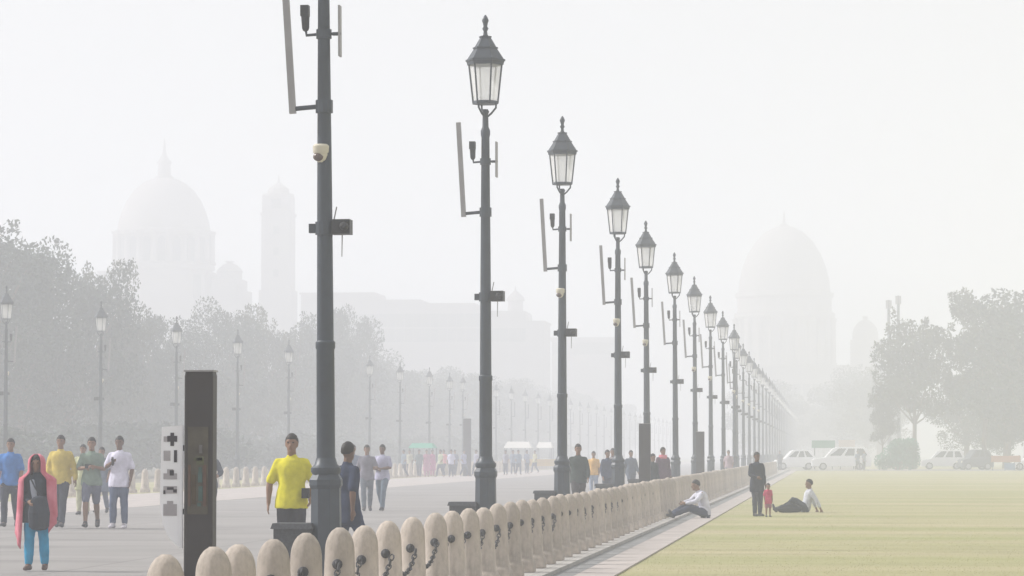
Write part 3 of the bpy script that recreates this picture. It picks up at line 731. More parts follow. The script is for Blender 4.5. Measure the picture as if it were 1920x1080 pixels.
def joints(kind='stand', **ov):
    J = dict(pelvis=V3(0, 0, .93), spine=V3(0, .0, 1.10), chest=V3(0, .005, 1.30), neck=V3(0, .005, 1.445), head=V3(0, -.015, 1.60), hd=V3(0, -1, 0), hup=V3(0, 0, 1),
             shL=V3(-.160, .01, 1.372), elL=V3(-.212, .03, 1.10), wrL=V3(-.215, -.06, .87), shR=V3(.160, .01, 1.372), elR=V3(.212, .03, 1.10), wrR=V3(.215, -.06, .87),
             hipL=V3(-.085, 0, .90), knL=V3(-.095, -.01, .50), anL=V3(-.10, .03, .085), toL=V3(-.115, -.13, .035),
             hipR=V3(.085, 0, .90), knR=V3(.095, -.01, .50), anR=V3(.10, .03, .085), toR=V3(.115, -.13, .035))
    if kind in ('walk', 'walk2'):
        s = 1 if kind == 'walk' else -1
        A, B = ('L', 'R') if s > 0 else ('R', 'L')
        sa = -1 if A == 'L' else 1
        J.update({'kn' + A: V3(sa * .09, -.17, .52), 'an' + A: V3(sa * .085, -.24, .095), 'to' + A: V3(sa * .10, -.39, .06),
                  'kn' + B: V3(-sa * .09, .02, .50), 'an' + B: V3(-sa * .09, .27, .15), 'to' + B: V3(-sa * .10, .14, .04),
                  'el' + A: V3(sa * .225, .10, 1.12), 'wr' + A: V3(sa * .225, .10, .88), 'el' + B: V3(-sa * .225, -.03, 1.11), 'wr' + B: V3(-sa * .21, -.19, .92)})
    if kind == 'sit':        # on the ground, facing -Y, legs out, leaning back on the hands
        J.update(pelvis=V3(0, 0, .11), spine=V3(0, .05, .28), chest=V3(0, .10, .47), neck=V3(0, .12, .61), head=V3(0, .09, .765),
                 shL=V3(-.175, .11, .55), shR=V3(.175, .11, .55), elL=V3(-.25, .25, .32), elR=V3(.25, .25, .32), wrL=V3(-.27, .36, .08), wrR=V3(.27, .36, .08),
                 hipL=V3(-.09, -.02, .11), hipR=V3(.09, -.02, .11), knL=V3(-.14, -.42, .16), knR=V3(.13, -.36, .36), anL=V3(-.13, -.82, .07), anR=V3(.12, -.62, .08), toL=V3(-.16, -.86, .20), toR=V3(.13, -.78, .05))
    if kind == 'sit2':       # hunched forward, arms on the knees
        J.update(pelvis=V3(0, 0, .11), spine=V3(0, -.02, .29), chest=V3(0, -.09, .48), neck=V3(0, -.16, .61), head=V3(0, -.23, .745), hup=V3(0, -.2, 1),
                 shL=V3(-.17, -.12, .55), shR=V3(.17, -.12, .55), elL=V3(-.24, -.30, .38), elR=V3(.24, -.30, .38), wrL=V3(-.13, -.50, .34), wrR=V3(.13, -.50, .34),
                 hipL=V3(-.09, -.02, .11), hipR=V3(.09, -.02, .11), knL=V3(-.14, -.42, .28), knR=V3(.14, -.44, .22), anL=V3(-.12, -.78, .08), anR=V3(.13, -.84, .07), toL=V3(-.13, -.92, .06), toR=V3(.15, -.90, .17))
    for k, v in ov.items(): J[k] = Vector(v)
    return J
def head_mat(J):
    f = J['hd'].normalized(); up = J['hup'].normalized(); s = up.cross(-f).normalized(); f2 = s.cross(up)   # local x = side, y = back, z = up
    return Matrix((s, f2 * (1 if f2.dot(-f) > 0 else -1), up)).transposed() * J.get('hs', 1.0)
def limb(b, a, m, e, r, n=10, bulge=1.06):
    a, m, e = Vector(a), Vector(m), Vector(e)
    b.tube([a, a.lerp(m, .35), a.lerp(m, .8), m, m.lerp(e, .3), m.lerp(e, .75), e], [r[0], r[0] * bulge, r[1] * 1.05, r[1], r[1] * bulge, r[2] * 1.15, r[2]], n)
def torso_rings(J, k=0.0, fem=False, hem=None, flare=0.0):
    p, s, c, nk = J['pelvis'], J['spine'], J['chest'], J['neck']
    pts = [p.lerp(s, -.12), p.lerp(s, .35), s, s.lerp(c, .5), c, c.lerp(nk, .45), c.lerp(nk, .78), nk]
    rad = [(.158, .112), (.152, .108), (.138, .100), (.150, .110), (.166, .116), (.158, .104), (.105, .082), (.060, .060)]
    if fem: rad = [(.162, .12), (.15, .11), (.122, .095), (.135, .118), (.148, .125), (.14, .10), (.09, .075), (.055, .055)]
    rad = [(a + k, d + k) for a, d in rad]
    return pts, rad
def body_mesh(J, voxel, fem=False, skin=None):
    b = MB()
    pts, rad = torso_rings(J, 0, fem); b.tube(pts, rad, 14, side=(J['shR'] - J['shL']).normalized())
    nk, h = J['neck'], J['head']
    HM = head_mat(J)
    b.tube([nk - (h - nk).normalized() * .05, nk.lerp(h, .35), h - J['hup'].normalized() * .03], [.062, .055, .052], 10)
    def hp(x, y, z): return h + HM @ Vector((x, y, z))
    b.ball(h + HM @ Vector((0, .012, .02)), (.074, .094, .098), 16, 12, HM)              # skull
    b.ball(hp(0, -.022, -.045), (.056, .064, .072), 14, 10, HM)                          # jaw
    b.tube([hp(0, -.080, .022), hp(0, -.098, -.018)], [.010, .014], 7)                  # nose
    b.ball(hp(0, -.080, -.052), (.024, .012, .011), 8, 6, HM)                            # mouth
    b.ball(hp(0, -.074, -.092), (.026, .02, .018), 8, 6, HM)                             # chin
    for s in (-1, 1):
        b.ball(hp(s * .077, .014, -.005), (.010, .021, .032), 8, 6, HM)                  # ears
        b.ball(hp(s * .032, -.076, .038), (.026, .014, .009), 8, 6, HM)                  # brow
    for S_, sx in (('L', -1), ('R', 1)):
        sh, el, wr = J['sh' + S_], J['el' + S_], J['wr' + S_]
        b.tube([J['chest'].lerp(J['neck'], .4), sh], [.07, .058], 10)
        limb(b, sh, el, wr, (.054, .041, .027))
        d = J.get('hand' + S_); d = d.normalized() if d is not None else (wr - el).normalized()
        inn = Vector((-sx, 0, 0)); inn = (inn - d * inn.dot(d)).normalized()              # palm normal
        frw = inn.cross(d) * (1 if inn.cross(d).y < 0 else -1)                            # thumb side
        b.tube([wr - d * .01, wr + d * .04, wr + d * .085], [(.030, .019), (.040, .016), (.038, .014)], 9, side=frw)
        if voxel < .016:
            for q, L_ in zip((-.029, -.010, .010, .028), (.058, .074, .078, .070)):
                p0 = wr + d * .08 + frw * q; p1 = p0 + d * L_ * .5 + inn * .006; p2 = p1 + d * L_ * .42 + inn * .022
                b.tube([p0, p1, p2], [.0088, .0085, .0075], 6)
            p0 = wr + d * .025 + frw * .03; p1 = p0 + d * .03 + frw * .028 + inn * .01
            b.tube([p0, p1, p1 + d * .035 + inn * .012], [.0115, .0105, .009], 6)
        hip, kn, an, to = J['hip' + S_], J['kn' + S_], J['an' + S_], J['to' + S_]
        b.tube([J['pelvis'].lerp(hip, .5), hip], [.10, .09], 10)
        limb(b, hip, kn, an, (.088, .056, .038), 11)
        heel = an + (an - to).normalized() * .05; heel.z = min(heel.z, an.z - .03) if an.z < .2 else heel.z
        b.tube([an, an.lerp(heel, .6), an.lerp(to, .45), to], [.036, .036, (.04, .034), (.038, .022)], 9)
    return remesh(b, voxel, [skin] if skin else [], 'body')
def shirt_mesh(J, voxel, mats, fem=False, sleeve=.8, hem=.12, flare=0.0, k=.022, seed=0):
    """sleeve: 0..1 upper arm, 1..2 forearm"""
    b = MB(); pts, rad = torso_rings(J, k, fem)
    down = (pts[0] - pts[1]).normalized() if J['pelvis'].z > .5 else (J['pelvis'] - J['spine']).normalized()
    if hem > 0:
        if J['pelvis'].z > .5: down = Vector((0, 0, -1))
        ex = []; er = []
        for q in (1, .5): ex.append(pts[0] + down * hem * q); er.append((max(rad[0][0], .208) + flare * q, max(rad[0][1], .146) + flare * q * .8))
        rad[0] = (max(rad[0][0], .203), max(rad[0][1], .142)); rad[1] = (rad[1][0] + .012, rad[1][1] + .008)
        pts = ex + pts; rad = er + rad
    pts, rad = pts[:-1] + [J['neck'] + (J['neck'] - J['chest']).normalized() * -.012], rad[:-1] + [(.074, .072)]
    b.tube(pts, rad, 16, side=(J['shR'] - J['shL']).normalized(), flat0=hem > 0)
    for S_ in 'LR':
        sh, el, wr = J['sh' + S_], J['el' + S_], J['wr' + S_]
        b.tube([J['chest'].lerp(J['neck'], .4), sh], [.078, .064], 10)
        if sleeve <= 1: b.tube([sh, sh.lerp(el, .5 * sleeve), sh.lerp(el, sleeve)], [.063, .064, .066], 12)
        else: limb(b, sh, el, el.lerp(wr, sleeve - 1), (.064, .056, .044))
    return remesh(b, voxel, mats, 'shirt', .007, seed)
def trouser_mesh(J, voxel, mats, length=1.94, slim=0.0, seed=0, name='trousers'):
    """length: 0..1 thigh, 1..2 shin"""
    b = MB(); up = (J['spine'] - J['pelvis']).normalized()
    b.tube([J['pelvis'] - up * .05, J['pelvis'] + up * .10], [(.166 - slim, .122 - slim), (.155 - slim, .112)], 14, side=(J['shR'] - J['shL']).normalized())
    for S_ in 'LR':
        hip, kn, an = J['hip' + S_], J['kn' + S_], J['an' + S_]
        if length <= 1: b.tube([hip, hip.lerp(kn, length * .5), hip.lerp(kn, length)], [.102, .104, .10], 12)
        else:
            e = kn.lerp(an, length - 1); b.tube([hip, hip.lerp(kn, .4), hip.lerp(kn, .85), kn, kn.lerp(e, .5), e], [.102 - slim, .098 - slim, .078 - slim, .074 - slim, .070 - slim * 1.2, .060 - slim * .8], 12)
    return remesh(b, voxel, mats, name, .008, seed + 5)
def shoes_mesh(J, S_, mats, name='shoe'):
    b = MB(); an, to = J['an' + S_], J['to' + S_]
    d = (to - an); heel = an - Vector((d.x, d.y, 0)).normalized() * .045 + Vector((0, 0, -.035)); upv = Vector((0, 0, .01))
    b.tube([heel, an.lerp(to, .4) - upv, to + upv * .3], [(.042, .043), (.047, .040), (.044, .028)], 10)
    b.tube([an + Vector((0, 0, .02)), an.lerp(to, .2) - upv], [.043, .046], 10)
    return b.mesh(name, mats, True)
def hair_mesh(J, mats, style='short'):
    b = MB(); HM = head_mat(J); h = J['head']
    b.ball((0, 0, 0), (1, 1, 1), 20, 14)
    v2 = []
    for v in b.v:
        p = Vector(v); y, z = p.y, p.z
        line = -.34 - .3 * max(0, y) + .82 * max(0, -y) ** .6 if style == 'short' else -.45 + 1.0 * max(0, -y)
        r = Vector((.083, .105, .110))
        q = Vector((p.x * r.x, p.y * r.y + .016, p.z * r.z + .026))
        if z < line: q *= .72
        else: q += q.normalized() * .006 * noise.noise(q * 60)
        v2.append(h + HM @ q)
    b.v = [tuple(p) for p in v2]
    return b.mesh('hair', mats, True)
SKIN = [mat('skin_brown', (.23, .13, .085), .55, .08, 8, 0, spec=.3), mat('skin_dark', (.15, .085, .058), .55, .08, 8, 0, spec=.3)]
M_hair = mat('black_hair', (.016, .014, .014), .6, .3, 30); M_hair2 = mat('brown_grey_hair', (.025, .02, .018), .6, .3, 30)
_cl = {}
def cloth(c, rough=.9):
    k = tuple(round(q, 3) for q in c)
    if k not in _cl: _cl[k] = mat('cloth_%d' % len(_cl), c, rough, .20, 7, .3, spec=.15)
    return _cl[k]
M_eye = mat('eye_dark', (.02, .015, .012), .3, .1, 5)
NAVY = (.030, .036, .055); BLACKC = (.022, .023, .028); JEAN = (.075, .10, .165)
def person(label, px, Y, height, J, shirt, trous, shoe=(.05, .05, .055), rz=0.0, skin=0, z=0.0, hair=True, fem=False, sleeve=.8, hem=.10, flare=0, tl=1.94, slim=0.0, group='people on the avenue', voxel=.0125, x=None, k=.022, hairm=None, shoes=True, eyes=True):
    s = height / 1.725
    t_ = thing('person', label, 'person', (X(px, Y) if x is None else x, Y, z), rz, group); t_.scale = (s, s, s)
    link('body', body_mesh(J, voxel, fem, SKIN[skin]), t_)
    if shirt: link('shirt', shirt_mesh(J, voxel, [cloth(shirt)], fem, sleeve, hem, flare, k, seed=px * .37), t_)
    if trous: link('trousers', trouser_mesh(J, voxel, [cloth(trous)], tl, slim, seed=px * .11), t_)
    if shoes:
        for S_ in 'LR': link('shoe', shoes_mesh(J, S_, [cloth(shoe, .6)]), t_)
    if hair: link('hair', hair_mesh(J, [hairm or M_hair], 'long' if fem else 'short'), t_)
    if eyes and voxel < .016:
        HM = head_mat(J)
        for q in (-1, 1):
            b = MB(); b.ball(J['head'] + HM @ Vector((q * .031, -.077, .020)), (.013, .008, .008), 8, 6, HM); b.build('eye', M_eye, t_)
    return t_
def held(name, label, cat, t_, J, S_, mb, m, off=(0, 0, 0)):
    """something in a hand: a thing of its own placed at the hand"""
    s = t_.scale.x; d = J.get('hand' + S_); d = (d if d is not None else (J['wr' + S_] - J['el' + S_])).normalized()
    p = J['wr' + S_] + d * .09 + Vector(off)
    q = Matrix.Rotation(t_.rotation_euler.z, 3, 'Z') @ (p * s) + t_.location
    o = mb.build(name, m); o.location = q; return tag(o, label, cat)

GP = 'people walking on the road at the left'
# left group
J = joints('walk', elL=(-.24, -.02, 1.12), wrL=(-.20, -.12, .92))
person('man in a bright blue t-shirt and dark trousers walking at the left edge', 20, 61.5, 1.74, J, (.055, .19, .50), NAVY, rz=.1, group=GP, sleeve=.9)
J = joints('walk2')
person('walker in a lilac shirt cut by the left frame edge behind the blue t-shirt', -8, 63, 1.62, J, (.36, .34, .46), (.17, .14, .20), rz=-.1, group=GP)
J = joints('walk2', elR=(.25, .05, 1.12), wrR=(.29, -.03, .90), elL=(-.24, -.0, 1.12))
person('man in a mustard yellow long sleeved jumper walking', 114, 61.0, 1.80, J, (.56, .43, .10), NAVY, rz=0.0, group=GP, sleeve=1.93, hem=.09, k=.03)
J = joints('walk', elR=(.24, -.02, 1.12), wrR=(.10, -.22, 1.16), elL=(-.24, -.03, 1.13), wrL=(-.08, -.23, 1.15))
ty = person('man in a grey green t-shirt and knee length shorts holding something at his chest', 172, 61.0, 1.76, J, (.20, .26, .21), (.13, .14, .19), rz=.12, group=GP, sleeve=.85, tl=1.02, skin=0)
b = MB(); b.box(-.06, .06, -.012, .012, -.04, .04); o = b.build('phone', M_black); o.location = ty.location + Vector((0, -.30, 1.20)); tag(o, 'small dark phone held by the man in the grey green t-shirt', 'phone')
J = joints('stand', elR=(.235, .03, 1.12), wrR=(.22, -.05, .89), elL=(-.235, -.05, 1.15), wrL=(-.08, -.27, 1.24), knL=(-.10, -.06, .50), anL=(-.11, -.03, .09), toL=(-.13, -.18, .04))
tw_ = person('man in a white t-shirt and blue jeans looking at a phone', 224, 60.6, 1.78, J, (.66, .64, .76), JEAN, shoe=(.5, .48, .52), rz=.0, group=GP, sleeve=.85, hem=.13, skin=1, tl=1.9)
b = MB(); b.box(-.018, .018, -.04, .04, -.075, .075, Matrix.Rotation(R(35), 4, 'X')); o = b.build('phone', M_black); o.location = tw_.location + Vector((-.05, -.36, 1.30)); tag(o, 'dark phone in the hand of the man in the white t-shirt', 'phone')
J = joints('stand')
person('walker in a pale yellow green top half hidden behind the grey green t-shirt', 156, 74, 1.66, J, (.45, .46, .27), (.46, .46, .32), group=GP, hem=.3, fem=True)
person('walker in slate blue half hidden between the green and white t-shirts', 191, 76, 1.60, joints('walk'), (.17, .20, .27), (.17, .19, .26), group=GP, hem=.35)
J = joints('stand', elR=(.27, .02, 1.15), wrR=(.24, -.18, 1.08))
person('man in dark clothes standing mostly hidden behind the bronze pillar', 391, 62, 1.62, J, (.075, .085, .105), NAVY, group=GP, sleeve=1.9)
# the woman with the pink scarf
J = joints('stand', head=(0, -.05, 1.585), hup=(0, -.12, 1), shL=(-.145, .01, 1.36), shR=(.145, .01, 1.36), elL=(-.175, .02, 1.10), wrL=(-.08, -.19, 1.02), elR=(.175, .02, 1.10), wrR=(.12, -.17, .92), knL=(-.10, -.05, .5), anL=(-.105, -.06, .085), toL=(-.12, -.22, .035), knR=(.10, .0, .5), anR=(.115, .06, .085), toR=(.14, -.10, .035))
Yw_ = 38.9
wo = person('woman under a long pink scarf in a dark tunic and turquoise leggings', 70, Yw_, 1.44, J, (.032, .045, .062), (.02, .27, .47), shoe=(.10, .06, .05), rz=.05, group=GP, fem=True, sleeve=1.85, hem=.20, flare=.02, tl=1.9, slim=-.004)
b = MB(); nu, nv = 25, 30; gsc = random.Random(4)
zt, faceA = 1.725, 40
for j in range(nv):
    t_ = j / (nv - 1)
    for i in range(nu):
        a = faceA + (360 - 2 * faceA) * i / (nu - 1); q = R(a - 90)       # a=0 front (-Y)
        edge = abs(i / (nu - 1) - .5) * 2
        left = i < nu / 2                                                 # angle from front through +X first
        bot = .95 - .38 * edge ** 1.5 if left else .95 - .62 * edge ** 1.2
        z = zt - .005 - (zt - bot) * t_ ** 1.05
        if z > 1.47:
            f = max(0, min(1, (zt - z) / .13)); r = .115 * math.sqrt(max(0.0, 1 - (1 - f) ** 2)) + .004; rx, ry = r, r * 1.15; cy = -.03
        else:
            f = max(0, min(1, (1.47 - z) / .13)); f = f * f * (3 - 2 * f); rx = .119 + f * .150; ry = .137 + f * .065; cy = -.03 + .03 * f
            rx += max(0, 1.3 - z) * .045
        fold = 1 + .05 * math.sin(i * 1.9 + z * 3) * min(1, (zt - z) * 2)
        b.v.append((rx * fold * math.cos(q), cy + ry * fold * math.sin(q), z))
for j in range(nv - 1):
    for i in range(nu - 1):
        b.f.append((j * nu + i, (j + 1) * nu + i, (j + 1) * nu + i + 1, j * nu + i + 1)); b.mi.append(0)
M_pink = mat('pink_scarf_cloth', (.56, .10, .14), .85, .18, 5, .1, tint=(.64, .22, .28))
sc = b.build('scarf', M_pink, wo, smooth=True)
md = sc.modifiers.new('t', 'SOLIDIFY'); md.thickness = .012; md.offset = 1
b = MB(); b.tube([(-.05, -.145, 1.34), (-.02, -.155, 1.18), (0, -.15, 1.06)], [(.035, .012), (.045, .012), (.04, .012)], 8, side=(1, 0, 0)); b.build('tunic_front', cloth((.34, .36, .42)), wo, smooth=True)
b = MB(); b.tube([(.08, -.24, 1.06), (.08, -.25, .86), (.08, -.24, .66)], [(.12, .05), (.165, .07), (.15, .06)], 12, side=(1, 0, 0)); b.tube([(.10, -.22, 1.08), (.00, -.19, 1.25), (-.10, -.12, 1.42)], [.012, .012, .012], 6)
o = b.build('shoulder_bag', cloth((.035, .042, .055), .7)); o.location = wo.location; o.scale = wo.scale; o.rotation_euler = wo.rotation_euler; tag(o, 'large dark bag hanging in front of the woman with the pink scarf', 'bag')
# beside the nearest lamp
J = joints('stand', elL=(-.27, .02, 1.13), wrL=(-.28, -.03, .88), elR=(.27, .05, 1.14), wrR=(.25, -.08, .96), hd=(-.05, -1, -.05))
ty2 = person('man in a bright yellow t-shirt and dark trousers beside the nearest lamp post', 547, 37.6, 1.68, J, (.64, .58, .035), (.045, .046, .055), rz=.05, sleeve=.85, hem=.09, k=.024, hairm=M_hair2)
b = MB(); b.box(-.045, .045, -.03, .03, -.06, .06); o = b.build('phone_pouch', M_black); o.location = ty2.location + Vector((.19, -.13, .98)); tag(o, 'small dark pouch at the hip of the man in the bright yellow t-shirt', 'pouch')
J = joints('walk', elR=(.235, -.02, 1.12), wrR=(.21, -.18, .90), hd=(.3, -1, -.1))
person('walker in a navy tunic half hidden by the nearest lamp post', 652, 36.6, 1.58, J, (.030, .040, .075), (.05, .065, .12), rz=2.4, sleeve=.9, hem=.22, skin=1)
person('man in a dusky mauve shirt and grey trousers right of the nearest lamp post', 688, 79, 1.66, joints('walk', elR=(.24, -.08, 1.14), wrR=(.20, -.25, 1.14)), (.20, .19, .23), (.13, .15, .18), rz=.2)
person('man in a pale lilac shirt and grey blue trousers, right of a pair', 717, 79.5, 1.67, joints('walk2', elR=(.24, -.06, 1.13), wrR=(.02, -.24, 1.10), elL=(-.24, -.06, 1.13), wrL=(-.04, -.25, 1.08)), (.44, .43, .56), (.12, .16, .21), rz=-.2, skin=1)
person('man in slate blue behind the mauve shirt and the lamp post', 662, 84, 1.68, joints('stand'), (.20, .23, .31), (.15, .18, .24), rz=.3)
# on the lawn and its paving
LG = 'people on and beside the lawn'
J = joints('stand', knL=(-.09, -.05, .5), anL=(-.10, -.06, .085), toL=(-.12, -.22, .035), elL=(-.23, -.05, 1.12), wrL=(-.12, -.22, 1.05))
person('man in dark clothes standing on the lawn next to a child in red', 1419, 74.8, 1.50, J, (.030, .036, .055), (.045, .05, .07), rz=.5, z=LAWN_Z, sleeve=1.9, hem=.25, group=LG, skin=1)
J = joints('stand', head=(0, -.015, 1.60)); J['hs'] = 1.4
person('small child in a red top and dark shorts standing by the dark clothed man', 1440, 74.3, .76, J, (.50, .045, .12), (.30, .12, .16), rz=.3, z=LAWN_Z, hem=.22, tl=.9, group=LG)
J = joints('sit'); J['hd'] = V3(.1, -1, 0)
sm_ = person('man in a pale shirt sitting on the lawn leaning back on his hands', 1510, 80.5, 1.60, J, (.52, .53, .58), (.05, .058, .075), rz=-1.35, z=LAWN_Z, sleeve=1.7, hem=0, group=LG)
b = MB(); b.tube([(-.20, 0, .10), (0, 0, .13), (.22, 0, .10)], [(.10, .10), (.14, .13), (.10, .09)], 10); b.tube([(-.12, 0, .22), (0, 0, .30), (.12, 0, .22)], [.015] * 3, 6)
o = b.build('bag', cloth((.028, .032, .042))); o.location = (X(1480, 79.6), 79.6, LAWN_Z); tag(o, 'dark bag lying on the lawn by the legs of the seated man', 'bag')
J = joints('sit2')
person('man in a white shirt and navy trousers sitting hunched on the pale paving', 1318, 0, 1.68, J, (.60, .60, .68), (.04, .05, .09), rz=-1.25, z=0.005, sleeve=1.9, hem=0, group=LG, x=-2.72) .location.y = -2.72 / ray(1322, 850).x
# behind the bollards
BG = 'people on the road beyond the bollards'
person('man in a dark green jacket right of the third lamp post', 1084, 72, 1.66, joints('walk'), (.055, .072, .068), (.06, .055, .06), rz=.2, sleeve=1.9, group=BG)
person('child in a pale orange top between the third and fourth lamp posts', 1113, 108, 1.52, joints('stand'), (.66, .40, .14), (.30, .35, .45), group=BG)
person('person in dark blue left of the fourth lamp post', 1139, 92, 1.55, joints('stand'), (.05, .065, .11), (.06, .07, .10), rz=.6, sleeve=1.9, group=BG)
person('person in brown grey close behind the fourth lamp post', 1149, 96, 1.60, joints('walk2'), (.20, .18, .19), (.09, .10, .13), group=BG)
person('person in slate clothes right of the fourth lamp post', 1183, 106, 1.55, joints('walk'), (.10, .12, .16), (.10, .12, .16), rz=.4, sleeve=1.9, group=BG)
person('person in black standing at the fifth lamp post', 1224, 86, 1.44, joints('stand'), (.035, .045, .050), (.04, .05, .055), rz=.8, sleeve=1.9, hem=.3, group=BG)
person('woman with a pink scarf at her neck right of the fifth lamp post', 1243, 90, 1.62, joints('stand'), (.11, .07, .10), (.07, .06, .08), rz=.5, fem=True, sleeve=1.9, hem=.4, group=BG)
b = MB(); b.lathe([(.11, 0), (.125, .05), (.10, .11)], 12); o = b.build('scarf', M_pink); o.location = (X(1243, 90), 90, 1.30); tag(o, 'pink scarf round the neck of the woman by the fifth lamp post', 'scarf')
person('person in grey crossing beyond the ninth lamp post', 1366, 150, 1.6, joints('walk'), (.40, .30, .33), (.16, .17, .2), group=BG, voxel=.02)

# distant crowd: four poses share their meshes, colours are per person
crowd = []
for kd in ('walk', 'walk2', 'stand', 'stand2'):
    J = joints('walk' if kd == 'walk' else 'walk2' if kd == 'walk2' else 'stand')
    crowd.append((body_mesh(J, .026, False, SKIN[0]), shirt_mesh(J, .026, [cloth((.2, .2, .2))], kd == 'stand2', 1.9 if kd == 'stand2' else .9, .5 if kd == 'stand2' else .1, .05 if kd == 'stand2' else 0), trouser_mesh(J, .026, [cloth(NAVY)]), hair_mesh(J, [M_hair])))
def extra(px, Y, h, c1, c2, k, label, rz=0.0, group='distant crowd on the far pavement'):
    t_ = thing('person', label, 'person', (X(px, Y), Y, 0), rz, group); s = h / 1.725; t_.scale = (s, s, s)
    bd, sh, tr, hr = crowd[k]
    link('body', bd, t_); link('hair', hr, t_)
    for nm, me, c in (('shirt', sh, c1), ('trousers', tr, c2)):
        o = link(nm, me, t_); o.material_slots[0].link = 'OBJECT'; o.material_slots[0].material = cloth(c)
far_people = [(757, 190, (.22, .28, .36), 'slate blue', 0), (768, 196, (.45, .44, .36), 'pale khaki', 2), (786, 188, (.14, .18, .20), 'dark teal', 1), (800, 193, (.45, .20, .30), 'mauve pink long dress', 3), (811, 199, (.45, .14, .28), 'deep magenta long dress', 3),
              (826, 192, (.48, .52, .36), 'pale green', 0), (832, 198, (.75, .34, .36), 'light coral', 1), (846, 190, (.58, .58, .74), 'lavender white', 2), (853, 200, (.22, .24, .32), 'dark slate', 0), (870, 196, (.33, .34, .48), 'dull violet', 1), (893, 204, (.42, .42, .54), 'pale violet', 0),
              (948, 210, (.30, .30, .36), 'ash grey', 2), (962, 215, (.22, .26, .34), 'dusk blue', 0), (972, 208, (.20, .26, .34), 'steel blue', 1), (988, 222, (.26, .30, .40), 'faded denim blue', 2), (1003, 230, (.5, .48, .3), 'faded straw yellow', 0)]
for i, (px, Y, c, nm, k) in enumerate(far_people):
    extra(px, Y, 1.68, c, (.09, .10, .14) if k != 3 else c, k, 'distant hazy person in %s in the crowd across the road' % nm, rz=(i % 5 - 2) * .4)
for i, (px, Y, c, nm) in enumerate([(1462, 262, (.12, .13, .16), 'charcoal'), (1608, 266, (.16, .2, .3), 'dim blue'), (1620, 268, (.2, .22, .3), 'grey blue')]):
    extra(px, Y, 1.68, c, (.08, .09, .12), i % 3, 'distant person in %s at the far edge of the lawn' % nm, rz=.5 * i, group='people at the far lawn edge')

